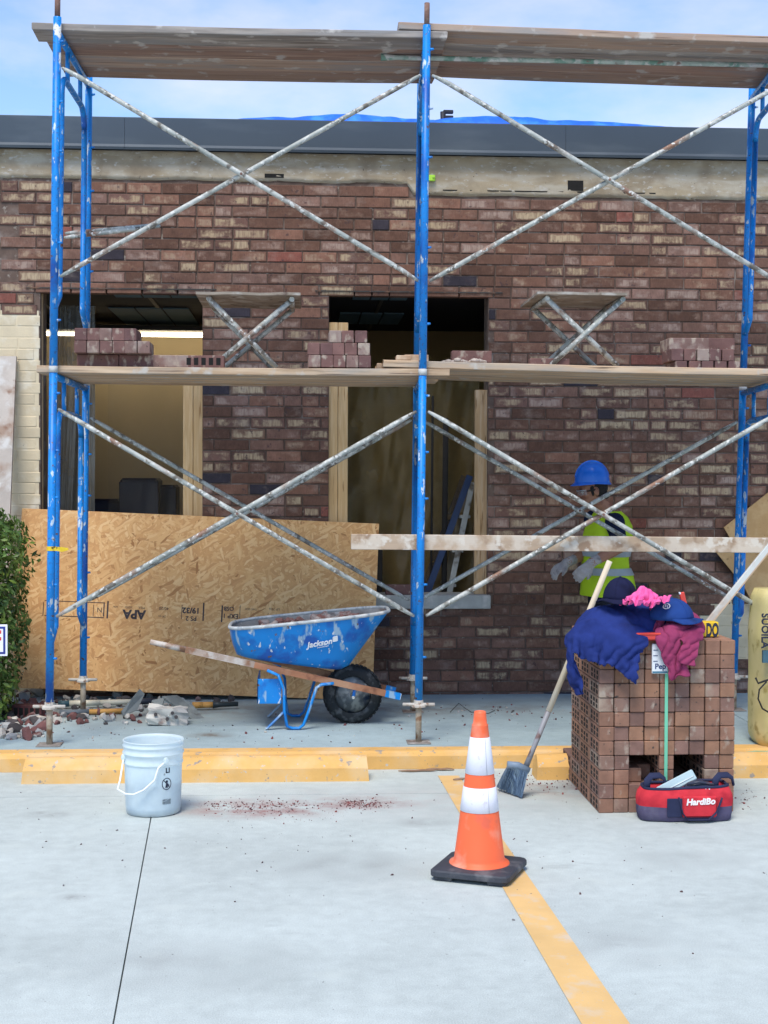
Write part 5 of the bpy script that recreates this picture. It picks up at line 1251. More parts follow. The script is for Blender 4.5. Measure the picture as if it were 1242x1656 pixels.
mb = MB(); mb.bbox((-.0135, -.0085, .152), (-.006, .0085, .163), .001, X=Matrix.Translation((b.x, b.y, b.z - .07)) @ Matrix.Rotation(R(-14), 4, 'Y')); build(mb, 'white_edge', pkt_m, t)
# straightedge leaning on the back right corner of the cube
a, b = P(1181, 1035, SY + .5), P(1262, 862, SY + .62)
a = Vector((SX + NC * BWX - .02, SY + .5, ZT + .004)); 
se = thing('straightedge', a, 'long pale aluminium straightedge with a red strip standing on the brick cube', 'straightedge')
d = (b - a).normalized(); X = frame_mtx(a, d.cross(Vector((0, 1, 0))), d)
mb = MB(); mb.bbox((-.017, -.010, .01), (.017, .010, 1.35), .003, X=X); build(mb, 'bar', M('pale_alu', (.52, .53, .50), .5, .12, 6, [((.45, .37, .3), 8, .6, .05)]), se)
mb = MB(); mb.box((-.0185, -.0105, .02), (-.011, .0105, 1.3), X=X); build(mb, 'wood_edge', M('edge_tan', (.48, .34, .22), .7), se)
mb = MB(); mb.box((-.010, -.0118, .07), (.004, -.0098, .24), X=X); build(mb, 'red_strip', M('strip_red', (.55, .07, .05), .6, .3, 40, [((.6, .58, .55), 40, .6, .03)]), se)
# ------------------------------------------------------------------ broom
tip = G(831, 1288); top = P(986, 907, SY + .36); jn = None
ax = (top - tip).normalized()
def bp_(v): # point on the broom axis at image height v
    lo, hi = 0.0, 1.0
    for _ in range(40):
        m_ = (lo + hi) / 2
        if pix(tip.lerp(top, m_))[1] > v: lo = m_
        else: hi = m_
    return tip.lerp(top, lo)
brm = thing('broom', tip, 'angle broom with blue-grey bristles and cream handle leaning on the brick cube', 'broom')
cap0, e1, e2 = bp_(1238), bp_(1150), top
mb = MB(); mb.path([e1, e2], [.0155, .0150], 12); build(mb, 'handle', M('broom_handle', (.62, .52, .38), .6, .08, 4, [((.68, .64, .56), 3, .55, .1)]), brm)
mb = MB(); mb.path([cap0 - ax * .02, cap0 + ax * .10, e1 + ax * .03], [.016, .013, .0145], 12); build(mb, 'ferrule', M('ferrule_grey', (.26, .26, .28), .5, .15, 10, [((.16, .10, .09), 12, .6, .05)]), brm)
# head: fan of bristles
hd = P(836, 1238, cap0.y); hcol = M('bristle_blue', (.10, .16, .25), .8, .25, 90, [((.22, .30, .38), 60, .56, .08, (1, 1, .1))], .9, 220, stretch=(1, 1, .1))
tl_, tr_ = P(822, 1237, cap0.y - .02), P(853, 1246, cap0.y - .02); bl_, br_ = G(805, 1278), G(843, 1291)
bl_.z = .012; br_.z = .002
mb = MB(); mb.path([tl_.lerp(tr_, -.05), tl_.lerp(tr_, .5) + Vector((0, 0, .012)), tl_.lerp(tr_, 1.08)], .019, 10, flat=(1, 1)); build(mb, 'head_cap', M('cap_grey', (.18, .24, .32), .5), brm)
bb = MB(); r_ = random.Random(2)
for k in range(420):
    s_, t_ = r_.random(), r_.uniform(-1, 1)
    p0 = tl_.lerp(tr_, s_) + Vector((0, t_ * .014, 0)); p1 = bl_.lerp(br_, min(1.03, max(-.03, s_ + r_.uniform(-.05, .05)))) + Vector((0, t_ * .028, r_.uniform(0, .012)))
    bb.path([p0, p0.lerp(p1, .5) + Vector((0, t_ * .006, 0)), p1], [.0022, .002, .0016], 4, caps=False)
build(bb, 'bristles', hcol, brm)['kind'] = 'stuff'
core = MB(); core.add([tl_ + Vector((.004, 0, 0)), tr_ - Vector((.004, 0, 0)), br_.lerp(tr_, .12), bl_.lerp(tl_, .12), tl_ + Vector((.004, .012, 0)), tr_ + Vector((-.004, .012, 0)), br_.lerp(tr_, .12) + Vector((0, .015, 0)), bl_.lerp(tl_, .12) + Vector((0, .015, 0))], [(3, 2, 1, 0), (4, 5, 6, 7), (0, 1, 5, 4), (1, 2, 6, 5), (2, 3, 7, 6), (3, 0, 4, 7)])
build(core, 'bristle_core', hcol, brm)
# ------------------------------------------------------------------ tool bag
gb = G(1115, 1330); by = gb.y + 0.10
x0, x1 = P(1038, 1320, by - .1).x, P(1190, 1320, by - .1).x; cx = (x0 + x1) / 2; hw = (x1 - x0) / 2
red_f = fabric('bag_red', (0.60, 0.040, 0.055), (0.42, 0.025, 0.04)); nav_f = fabric('bag_navy', (0.028, 0.034, 0.075), (0.05, 0.05, 0.09)); gry_f = fabric('bag_base', (0.085, 0.075, 0.135), (0.13, 0.12, 0.18))
bag = thing('tool_bag', (cx, by, 0), 'open red and navy tool bag with tools showing, in front of the brick cube', 'bag')
def bag_ring(z, kx, ky, n=40, sag=0.0):
    out = []
    for k in range(n):
        a = 2 * math.pi * k / n; ca, sa = math.cos(a), math.sin(a)
        px_ = cx + hw * kx * math.copysign(abs(ca) ** .45, ca); py_ = by + .105 * ky * math.copysign(abs(sa) ** .5, sa)
        w_ = noise.noise((px_ * 9, py_ * 9, z * 8)); out.append((px_ + .018 * w_, py_ + .016 * w_, z + sag * ((px_ - cx) / hw) + .006 * noise.noise((px_ * 12, 2, 1))))
    return out
mb = MB(); mb.loft([bag_ring(.002, .94, .9), bag_ring(.008, .985, .98), bag_ring(.04, 1.0, 1.0), bag_ring(.075, .99, .98)], cap1=False); build(mb, 'base', gry_f, bag)
mb = MB(); mb.loft([bag_ring(.073, .992, .985), bag_ring(.10, 1.0, .99), bag_ring(.13, .985, .92), bag_ring(.16, .93, .80, sag=.008)], cap0=False, cap1=False)
mb.loft([bag_ring(.16, .93, .80, sag=.008), bag_ring(.165, .90, .74, sag=.008), bag_ring(.12, .92, .8), bag_ring(.06, .92, .85)], cap0=False, cap1=True); side = build(mb, 'side_wall', red_f, bag)
mb = MB(); rg = bag_ring(.163, .915, .77, sag=.008); mb.path([Vector(q) for q in rg] + [Vector(rg[0]), Vector(rg[1])], .0075, 6, caps=False); build(mb, 'rim_binding', nav_f, bag)
for s_, u in ((-1, 1058), (1, 1168)):       # stiff end loops of the open mouth
    c = P(u, 1285, by); mb = MB()
    mb.path([(c.x - .045, by - .03, .155), (c.x - .040, by - .02, .19), (c.x - .015, by, .208), (c.x + .03, by + .01, .208), (c.x + .055, by + .02, .19), (c.x + .062, by + .02, .155)], .014, 8, flat=(1.3, .5)); build(mb, 'frame_loop', nav_f, bag)
def strip(pts, w_, m_, name):
    mb = MB(); mb.path(pts, w_, 6, flat=(1, .12)); return build(mb, name, m_, bag)
yfb = by - .112
# front handle web and pocket
mb = MB(); pts = [P(1098, 1290, yfb), P(1104, 1315, yfb - .004), P(1112, 1331, yfb - .008), P(1130, 1336, yfb - .008), P(1146, 1332, yfb - .006), P(1160, 1312, yfb - .004), P(1168, 1290, yfb)]
for q in pts: q.z = max(q.z, .016)
mb.path(pts, .014, 6, flat=(.25, 1.0)); build(mb, 'handle_web', nav_f, bag)
a, b = P(1086, 1292, yfb), P(1104, 1322, yfb)
mb = MB(); mb.bbox((a.x - .02, yfb + .002, b.z), (b.x, yfb + .01, a.z), .003); build(mb, 'pocket', nav_f, bag)
text_mesh('HardiBo', .042, Matrix.Translation(P(1133, 1297, yfb - .003)) @ Matrix.Rotation(R(90), 4, 'X') @ Matrix.Rotation(R(2), 4, 'Z'), M('bag_print', (.8, .76, .76), .7), 'lettering', side, .0015, .2, .0016)
mb = MB(); a, b = P(1104, 1288, yfb), P(1160, 1322, yfb); mb.bbox((a.x, yfb - .001, b.z), (b.x, yfb + .02, a.z), .008); build(mb, 'front_panel', red_f, bag)
# tools in the bag
a, b = P(1062, 1278, by - .02), P(1120, 1248, by - .02)
X = frame_mtx(P(1066, 1284, by - .01), (b - a), Vector((0, .3, 1)))
tb = MB(); tb.bbox((0, -.015, -.02), ((b - a).length * 1.0, .03, .034), .005, X=X); t = tag(build(tb, 'tool_case', M('case_mint', (.42, .55, .58), .4, .08, 5)), 'pale grey-green plastic case sticking out of the tool bag', 'case')
tb = MB(); tb.path([X @ Vector((.02, -.016, -.0)), X @ Vector(((b - a).length * .95, -.016, -.0))], .003, 5); build(tb, 'case_edge', M('edge_pale', (.6, .66, .68), .5), t)
tb = MB(); c = P(1126, 1272, by - .02); tb.ell(c, (.065, .05, .035), 14); tb.ell(c + Vector((.03, -.02, .01)), (.05, .035, .02), 12)
tb.path([c + Vector((-.06, -.045, .02)), c + Vector((0, -.055, .035)), c + Vector((.07, -.045, .02)), c + Vector((.08, .0, .0))], .007, 8)
o = tag(build(tb, 'coiled_tool', M('tool_dark', (.03, .035, .06), .4, .2, 15, [((.14, .07, .07), 9, .55, .05)])), 'dark coiled tool lying in the mouth of the tool bag', 'tool')
for dx_ in (-.004, .014):
    tb = MB(); tb.bbox((c.x + .028 + dx_, c.y - .066, c.z - .012), (c.x + .037 + dx_, c.y - .058, c.z + .012), .002); build(tb, 'white_mark', pkt_m, o)
# ------------------------------------------------------------------ yellow mortar bags at the right edge
ybm = M('bag_yellow', (0.60, 0.51, 0.22), .6, .12, 4, [((.66, .56, .27), 5, .56, .1), ((.36, .28, .09), 12, .64, .05)], .3, 30)
def sack(xc, yc2, z0, w_, d_, h_, label):
    t = thing('mortar_bag', (xc, yc2, z0), label, 'bag', 'yellow bags at the right edge')
    mb = MB(); rings = []
    for k in range(21):
        s_ = -1 + 2 * k / 20; f = (1 - abs(s_) ** 9) ** .5 * .10 + .90; z = z0 + h_ * (k / 20)
        rg = []
        for j in range(28):
            a = 2 * math.pi * j / 28; ca, sa = math.cos(a), math.sin(a)
            x = xc + w_ / 2 * f * math.copysign(abs(ca) ** .4, ca); y = yc2 + d_ / 2 * f * math.copysign(abs(sa) ** .7, sa)
            q = .014 * noise.noise((x * 7, y * 7, z * 5 + z0 * 9)); rg.append((x + q, y + q, z))
        rings.append(rg)
    mb.loft(rings); build(mb, 'sack', ybm, t)
    return t
bx = P(1231, 1100, 8.2).x
s2_ = sack(bx + .285, 8.33, SW + .001, .60, .40, .92, 'tall pale yellow bag with black lettering standing at the right edge of the picture')
del s2_['group']
yq = 8.12
text_mesh('SUOILA', .060, Matrix.Translation(P(1237, 1020, yq)) @ Matrix.Rotation(R(90), 4, 'X') @ Matrix.Rotation(R(-90), 4, 'Z'), ink_b, 'lettering', s2_, .006, 0, .001)
mb = MB(); a, b = P(1234, 1052, yq), P(1243, 1072, yq); mb.box((a.x, yq, b.z), (b.x + .1, yq + .02, a.z)); build(mb, 'print_block', M('print_teal', (.05, .12, .16), .6), s2_)
mb = MB(); pts = [P(1222, 1096, yq - .01), P(1226, 1105, yq - .01), P(1240, 1100, yq - .01), P(1256, 1096, yq - .01)]; mb.path(pts, .006, 6)
pts = [P(1240, 1102, yq - .01), P(1228, 1115, yq - .01), P(1226, 1130, yq - .01), P(1233, 1146, yq - .01), P(1250, 1156, yq - .01)]; mb.path(pts, .005, 6)
build(mb, 'tie_cord', M('cord_black', (.02, .02, .02), .7), s2_)
# ------------------------------------------------------------------ parking sign plate at the left edge
sg = P(12, 1010, 8.30); sh0 = P(12, 1061, 8.30).z
sgn = thing('parking_sign', (sg.x - .15, 8.33, SW), 'white sign plate with a navy border on a thin post at the left edge', 'sign')
mb = MB(); mb.bbox((sg.x - .30, 8.30, sh0), (sg.x, 8.305, sg.z), .002); pl_ = build(mb, 'plate', M('sign_white', (.80, .80, .84), .4, .04, 5), sgn)
bdm = M('sign_navy', (.02, .035, .22), .4)
zt_, zb_ = sg.z - .012, sh0 + .012; xl_, xr_ = sg.x - .288, sg.x - .012
for q in ((xl_, zb_, xl_ + .012, zt_), (xr_ - .012, zb_, xr_, zt_), (xl_ + .012, zb_, xr_ - .012, zb_ + .012), (xl_ + .012, zt_ - .012, xr_ - .012, zt_)):
    mb = MB(); mb.box((q[0], 8.2985, q[1]), (q[2], 8.2998, q[3])); build(mb, 'border', bdm, pl_)
for k in range(2):
    mb = MB(); z = P(5, 1022 + k * 11, 8.30).z; mb.bbox((sg.x - .055, 8.2985, z - .010), (sg.x - .035, 8.2998, z + .010), .0004); build(mb, 'red_mark', redp, pl_)
mb = MB(); mb.box((sg.x - .17, 8.306, SW), (sg.x - .13, 8.33, sg.z + .03)); build(mb, 'post', galv_m, sgn)
# ------------------------------------------------------------------ roof things
tarp_m = M('blue_tarp', (0.015, 0.14, 0.72), .45, .2, 6, [((.05, .26, .8), 7, .56, .08)], .3, 30)
xa, xb = P(385, 200, YW).x, P(1085, 205, YW).x; mb = MB(); g = []
for j in range(7):
    row_ = []
    for i in range(90):
        x = xa + (xb - xa) * i / 89; env = math.sin(math.pi * i / 89) ** .35
        hgt = env * (.045 + .05 * (noise.noise((x * 1.6, j * .5, 0)) + .6) + .018 * noise.noise((x * 7, j, 3)))
        row_.append((x, YW - .05 + (0, .05, .16, .32, .5, .7, .9)[j], BT + .002 + max(0.0, hgt) * (0, .75, 1, .9, .6, .3, 0)[j]))
    g.append(row_)
mb.loft(g, closed=False, cap0=False, cap1=False); tag(build(mb, 'roof_tarp', tarp_m), 'rumpled blue tarp along the edge of the flat roof', 'tarp')
rk = M('roof_black', (.015, .017, .03), .6)
c = P(716, 196, YW + .1); t = thing('roof_clamp', (c.x, YW + .1, BT), 'small black two-armed clamp standing on the roof edge right of the centre post', 'clamp')
mb = MB(); mb.path([(c.x, c.y, BT - .04), (c.x + .002, c.y, P(716, 181, c.y).z)], [.014, .022], 8); build(mb, 'stem', rk, t)
for v in (180, 189):
    q = P(721, v + 1, c.y); e = P(733, v - 1, c.y); mb = MB(); mb.bbox((q.x - .02, c.y - .015, q.z - .013), (e.x, c.y + .015, q.z + .013), .005); build(mb, 'arm', rk, t)
c = P(294, 192, YW + .1); mb = MB(); mb.ell((c.x, c.y, BT + .008), (.038, .03, .024), 12); mb.bbox((c.x - .02, c.y - .02, BT - .03), (c.x + .02, c.y + .02, BT + .01), .005); tag(build(mb, 'roof_vent', rk), 'small dark rounded vent on the roof edge behind the left bay', 'vent')
c = P(697, 288, YW - .02); mb = MB(); mb.bbox((c.x - .030, YW - .03, c.z - .022), (c.x + .030, YW - .008, c.z + .022), .004); o = tag(build(mb, 'line_block', M('lime_plastic', (.38, .68, .06), .5)), 'lime green line block at the top of the brickwork by the centre post', 'block')
mb = MB(); mb.bbox((c.x + .01, YW - .034, c.z - .006), (c.x + .028, YW - .029, c.z + .006), .001); build(mb, 'slot', M('lime_dark', (.2, .4, .03), .6), o)
# ------------------------------------------------------------------ the worker
YM = YR + 0.40
skin_m = M('skin', (0.33, 0.155, 0.095), .55, .1, 20, [((0.20, 0.075, 0.05), 12, .58, .08)], .1, 200)
shirt_m = fabric('shirt_navy', (0.012, 0.018, 0.045), (0.006, 0.009, 0.02)); jean_m = fabric('work_trousers', (0.022, 0.024, 0.035)); boot_m = M('boot_leather', (.10, .06, .035), .7)
glove_m = M('grey_glove', (0.36, 0.33, 0.32), .9, .2, 25, [((.2, .18, .18), 14, .58, .06)], .4, 200)
pc = P(981, 985, YM); feet = Vector((pc.x, YM, SW))
man = thing('person', feet, 'worker in a blue hard hat and yellow-green safety vest facing left behind the braces', 'person')
YAW = R(200)
LX = Matrix.Translation(feet) @ Matrix.Rotation(YAW, 4, 'Z')
def L(f, s, z): return LX @ Vector((f, s, z - SW))
def rings(spec, n=24, grow=0.0, p=.85):
    out = []
    for (z, f, hd, hw_) in spec:
        out.append([L(f + (hd + grow) * math.copysign(abs(math.cos(a)) ** p, math.cos(a)), (hw_ + grow) * math.copysign(abs(math.sin(a)) ** p, math.sin(a)), z) for a in (2 * math.pi * k / n for k in range(n))])
    return out
TORSO = [(.80, 0, .105, .150), (.90, 0, .120, .170), (1.0, .005, .118, .162), (1.12, .015, .122, .168), (1.25, .02, .126, .182), (1.35, .01, .110, .185), (1.415, .005, .085, .150), (1.455, .01, .06, .085)]
bd = MB(); bd.loft(rings(TORSO), 1)
HC = P(957, 795, YM - .02); HZ = Matrix.Translation(HC) @ Matrix.Rotation(R(186), 4, 'Z') @ Matrix.Rotation(R(10), 4, 'Y')
def Hd(f, s, z): return HZ @ Vector((f, s, z))
def hell(c, r, mi=0): bd.ell((0, 0, 0), r, 18, mi, HZ @ Matrix.Translation(c))
hell((-.012, 0, .028), (.096, .076, .092)); hell((.028, 0, -.028), (.062, .058, .072)); hell((.052, 0, -.070), (.034, .036, .030))      # skull, face, chin
hell((.088, 0, .004), (.012, .012, .026)); hell((.100, 0, -.014), (.015, .016, .014)); hell((.080, 0, .026), (.018, .040, .012))       # nose, brow
hell((.082, 0, -.048), (.013, .024, .010)); hell((.055, .040, -.015), (.025, .022, .025)); hell((.055, -.040, -.015), (.025, .022, .025))
for s_ in (-1, 1): hell((-.010, s_ * .078, -.002), (.020, .010, .032))
bd.caps([L(-.005, 0, 1.44), Hd(-.03, 0, -.06)], [.062, .056], 14, 0)
S1, S2 = L(.055, .185, 1.375), L(.0, -.182, 1.385)
E1, E2 = P(1003, 884, YM - .27), P(958, 890, YM + .10)
W1_, W2_ = P(957, 910, YM - .33), P(919, 909, YM - .03)
for (S_, E_, Wr) in ((S1, E1, W1_), (S2, E2, W2_)):
    m1 = S_.lerp(E_, .45)
    bd.caps([S_, m1, E_.lerp(S_, .18)], [.072, .060, .054], 14, 1); bd.caps([E_.lerp(S_, .2), E_, E_.lerp(Wr, .35), Wr], [.045, .044, .043, .030], 14, 0)
def hand(Wr, tgt, side, palm_n, curl):
    d = (tgt - Wr).normalized(); n_ = Vector(palm_n); n_ = (n_ - d * n_.dot(d)).normalized(); s_ = d.cross(n_) * side
    bd.caps([Wr - d * .02, Wr + d * .02], [.034, .036], 12, 2)
    c = Wr + d * .060
    for k in (-1.5, -.5, .5, 1.5): bd.caps([Wr + d * .025 + s_ * k * .012, Wr + d * .092 + s_ * k * .0205], [.015, .0135], 10, 2)
    for k, ln in zip((-1.5, -.5, .5, 1.5), (.062, .078, .083, .072)):
        b0 = Wr + d * .092 + s_ * k * .0215; a1 = b0 + (d * math.cos(curl) + n_ * math.sin(curl)) * ln * .5 + s_ * k * .002
        a2 = a1 + (d * math.cos(curl * 2) + n_ * math.sin(curl * 2)) * ln * .5; bd.caps([b0, a1, a2], [.0105, .0098, .0088], 10, 2)
    t0 = Wr + d * .035 + s_ * .026; t1 = t0 + d * .025 + s_ * .026 + n_ * .010; t2 = t1 + d * .034 + s_ * .006 + n_ * .012; bd.caps([t0, t1, t2], [.016, .0125, .010], 10, 2)
hand(W1_, P(936, 930, YM - .35), 1, (-.3, .6, -.5), .45)
hand(W2_, P(898, 922, YM - .05), 1, (-.3, .3, -.9), .5)
for s_ in (-1, 1):
    bd.caps([L(0, s_ * .085, .84), L(.02, s_ * .095, .52 + SW * .3), L(-.01, s_ * .10, .20)], [.090, .064, .048], 14, 3)
    bd.caps([L(-.035, s_ * .10, .145), L(.06, s_ * .11, .140), L(.15, s_ * .12, .133)], [.040, .040, .032], 12, 4); bd.caps([L(-.01, s_ * .10, .15), L(-.01, s_ * .10, .26)], [.05, .054], 12, 4)
remeshed(bd, 'body', [skin_m, shirt_m, glove_m, jean_m, boot_m], .0062, man, 2)
hair_m = M('black_hair', (.012, .010, .010), .8, .3, 60, [], .6, 200)
hr = MB(); hr.ell((0, 0, 0), (.094, .080, .085), 18, 0, HZ @ Matrix.Translation((-.028, 0, .024))); hr.caps([Hd(-.085, -.045, -.04), Hd(-.092, 0, -.045), Hd(-.085, .045, -.04)], [.026, .028, .026], 10)
for s_ in (-1, 1): hr.caps([Hd(.018, s_ * .072, .03), Hd(.016, s_ * .071, -.02)], [.012, .009], 8)
remeshed(hr, 'hair', hair_m, .006, man, 1)
ms = MB(); ms.caps([Hd(.094, .028, -.040), Hd(.104, 0, -.030), Hd(.094, -.028, -.040)], [.006, .009, .006], 8); build(ms, 'moustache', hair_m, man)
lp = MB(); lp.caps([Hd(.086, .018, -.056), Hd(.095, 0, -.054), Hd(.086, -.018, -.056)], [.004, .006, .004], 8); build(lp, 'lips', M('lips', (.2, .07, .055), .5), man)
for s_ in (-1, 1):
    ey = MB(); ey.ell(Hd(.079, s_ * .034, .008), (.011, .011, .008), 10); e_ = build(ey, 'eye', M('eye_white', (.5, .47, .44), .3), man)
    ey = MB(); ey.ell(Hd(.0885, s_ * .034, .008), (.004, .005, .005), 8); build(ey, 'iris', hair_m, e_)
    ey = MB(); ey.caps([Hd(.090, s_ * .014, .027), Hd(.084, s_ * .048, .025)], [.004, .003], 6); build(ey, 'eyebrow', hair_m, man)
gl = MB(); lens = []
for z in (.022, -.012):
    lens.append([Hd(.106 * math.cos(a) ** .5 - .004 + (.004 if z > 0 else 0), .084 * math.sin(a), z) for a in (R(-70 + 140 * k / 14) for k in range(15))])
gl.loft(lens, closed=False, cap0=False, cap1=False); gobj = build(gl, 'safety_glasses', sheet_mat('clear_lens', (.75, .78, .8), .28, .05), man)
gt = MB(); gt.path([Vector(q) + Vector((0, 0, .001)) for q in lens[0]], .0022, 6); build(gt, 'glasses_rim', M('rim_grey', (.45, .47, .5), .4), gobj)
for s_ in (-1, 1):
    gt = MB(); gt.bbox((-.02, s_ * .083 - .002, .008), (.060, s_ * .083 + .002, .019), .001, X=HZ); build(gt, 'temple', hair_m, gobj)
# hard hat
hat_m = M('hard_hat_blue', (0.008, 0.13, 0.62), .3, .08, 5, [((.05, .25, .7), 14, .66, .04)])
HT = HZ @ Matrix.Translation((-.014, 0, .066)) @ Matrix.Rotation(R(-8), 4, 'Y')
mb = MB(); n = 32; rg = []
for k in range(10):
    a = R(90 * k / 9.3); hh = .142 * math.sin(a) ** .92 if k else 0; q = math.cos(a) ** .85
    rg.append([(.124 * q * math.cos(b), .106 * q * math.sin(b), hh) for b in (2 * math.pi * j / n for j in range(n))])
mb.loft(rg, cap0=False, X=HT); hh_ = build(mb, 'hard_hat', hat_m, man)
mb = MB(); br0 = [(.1235 * math.cos(b), .1055 * math.sin(b), .002) for b in (2 * math.pi * j / n for j in range(n))]
br1 = [((.130 + .026 * max(0, math.cos(b)) ** 1.5 + .006 * max(0, -math.cos(b))) * math.cos(b), (.115) * math.sin(b), -.010 - .010 * max(0, math.cos(b)) - .008 * max(0, -math.cos(b))) for b in (2 * math.pi * j / n for j in range(n))]
mb.loft([br0, br1], cap0=False, cap1=False, X=HT); mb.loft([[(x, y, z - .004) for x, y, z in br1], [(x, y, z - .004) for x, y, z in br0]], cap0=False, cap1=False, X=HT); mb.loft([br1, [(x, y, z - .004) for x, y, z in br1]], cap0=False, cap1=False, X=HT)
build(mb, 'brim', hat_m, hh_)
mb = MB(); mb.path([(.118 * math.cos(a), 0, .142 * math.sin(a) ** .92 if a > 0 else 0) for a in (R(14 + 152 * k / 14) for k in range(15))], .009, 8, flat=(1.6, .6), X=HT); build(mb, 'ridge', hat_m, hh_)
# vest with reflective bands
hiv = M('vest_lime', (0.46, 0.66, 0.015), .75, .08, 9, [((.36, .54, .01), 6, .58, .08)], .3, 200)
VEST = [(.855, -.008, .178, .210), (.875, -.008, .179, .212), (.93, -.006, .172, .208), (1.0, .0, .162, .202), (1.06, .012, .145, .194), (1.12, .015, .144, .192), (1.20, .0, .160, .192), (1.28, -.006, .160, .188), (1.35, -.012, .148, .178), (1.41, -.015, .118, .142), (1.452, -.005, .082, .100)]
mb = MB(); vr = rings(VEST, 36)
vr = [[q + Vector((0, 0, 0)) + (q - L(0, 0, q.z)).normalized() * (.012 * noise.noise((q.x * 9, q.y * 9, q.z * 3)) * (1 if i < 7 else .3)) for q in r_] for i, r_ in enumerate(vr)]
mb.loft(vr, cap0=False, cap1=False); mb.loft([[q.lerp(L(0, 0, q.z), .04) for q in r_] for r_ in vr[::-1]], cap0=False, cap1=False)
vest = build(mb, 'safety_vest', hiv, man)
refl = M('reflective_grey', (.30, .34, .36), .35, .12, 12)
for (z0, z1) in ((1.005, 1.055), (1.135, 1.185)):
    spec = []
    for z in (z0, (z0 + z1) / 2, z1):
        for (a, b) in zip(VEST, VEST[1:]):
            if a[0] <= z <= b[0]: t_ = (z - a[0]) / (b[0] - a[0]); spec.append((z,) + tuple(a[i] + (b[i] - a[i]) * t_ for i in (1, 2, 3))); break
    rr_s = rings(spec, 36, .008); rr_s = [[q + (q - L(0, 0, q.z)).normalized() * (.012 * noise.noise((q.x * 9, q.y * 9, q.z * 3))) for q in r_] for r_ in rr_s]
    mb = MB(); mb.loft(rr_s, cap0=False, cap1=False); build(mb, 'reflective_band', refl, vest)
# ------------------------------------------------------------------ hedge at the left edge
leaf_m = M('hedge_leaf', (0.085, 0.165, 0.03), .5, .35, 7, [((0.15, 0.21, 0.03), 5, .56, .08), ((0.02, 0.05, 0.02), 9, .60, .06)], 0, 10, spec=.5)
stem_m = M('hedge_stem', (.07, .045, .03), .9)
hx1 = P(42, 900, 9.35).x; ht = P(25, 792, 9.35).z; hcx, hcy = hx1 - .72, 9.42
hedge = thing('hedge', (hcx, hcy, SW), 'clipped green leafy hedge at the left edge beside the strand board', 'hedge')
lm = MB(); hr_ = random.Random(8)
for k in range(22000):
    z = SW + .02 + (ht - SW) * hr_.random(); f = (z - SW) / (ht - SW)
    a = hr_.uniform(0, 2 * math.pi); q = (hr_.random() ** .28)
    lump = 1 + .10 * noise.noise((math.cos(a) * 3, math.sin(a) * 3, z * 4)) + .05 * noise.noise((math.cos(a) * 9, math.sin(a) * 9, z * 11))
    sh_f = (1 - max(0, (f - .72) / .28) ** 2.6 * .75) * (.86 + .14 * min(1, f * 2.2))
    px_ = hcx + .72 * q * lump * sh_f * math.copysign(abs(math.cos(a)) ** .6, math.cos(a)); py_ = hcy + .40 * q * lump * sh_f * math.copysign(abs(math.sin(a)) ** .6, math.sin(a))
    if px_ < hcx - .45: continue
    s_ = hr_.uniform(.016, .032); out = Vector((math.cos(a), math.sin(a), hr_.uniform(-.2, .9))).normalized()
    ax_ = Vector((hr_.uniform(-1, 1), hr_.uniform(-1, 1), hr_.uniform(-.3, 1))).normalized(); nn = (out + Vector((hr_.uniform(-.7, .7), hr_.uniform(-.7, .7), hr_.uniform(-.5, .7)))).normalized(); ax_ = (ax_ - nn * ax_.dot(nn)).normalized(); sd_ = nn.cross(ax_)
    c = Vector((px_, py_, z)); lm.add([c - ax_ * s_, c + sd_ * s_ * .5 + nn * s_ * .12, c + ax_ * s_ * 1.1, c - sd_ * s_ * .5 + nn * s_ * .12], [(0, 1, 2), (0, 2, 3)])
build(lm, 'foliage', leaf_m, hedge)['kind'] = 'stuff'
for k in range(9):
    b0 = Vector((hcx + hr_.uniform(-.25, .3), hcy + hr_.uniform(-.15, .15), SW)); b1 = b0 + Vector((hr_.uniform(-.25, .3), hr_.uniform(-.2, .2), hr_.uniform(.7, 1.05)))
    mb = MB(); mb.path([b0, b0.lerp(b1, .5) + Vector((hr_.uniform(-.05, .05), hr_.uniform(-.05, .05), 0)), b1], [.016, .010, .004], 6); build(mb, 'stem', stem_m, hedge)
# ------------------------------------------------------------------ rubble along the foot of the wall
def chunk(mb, c, s_, r, mi=0):
    bm = bmesh.new(); bmesh.ops.create_icosphere(bm, subdivisions=1, radius=1)
    X = Matrix.Translation(c) @ Matrix.Rotation(r.uniform(0, 6.28), 4, (r.uniform(-1, 1), r.uniform(-1, 1), r.uniform(-1, 1) + .01))
    k = Vector((s_ * r.uniform(.7, 1.3), s_ * r.uniform(.6, 1.0), s_ * r.uniform(.45, .8)))
    for v in bm.verts:
        j = r.uniform(.75, 1.15); v.co = Vector((max(-.72, min(.72, v.co.x)) * k.x, max(-.72, min(.72, v.co.y)) * k.y, max(-.72, min(.72, v.co.z)) * k.z)) * j
    bm.verts.index_update(); mb.add([v.co.copy() for v in bm.verts], [[v.index for v in f.verts] for f in bm.faces], mi, False, X); bm.free()
rubm = [M('rubble_pale', (.42, .38, .33), .95, .2, 9, [((.55, .52, .47), 10, .56, .06)], .5), M('rubble_grey', (.26, .26, .26), .95, .25, 9, [((.38, .38, .37), 10, .56, .06)], .5), M('rubble_red', (.15, .065, .06), .95, .25, 12, [((.28, .2, .18), 10, .6, .06)], .5), M('rubble_dark', (.07, .06, .06), .95, .3, 12, [], .5)]
rb = random.Random(31); mb = MB()
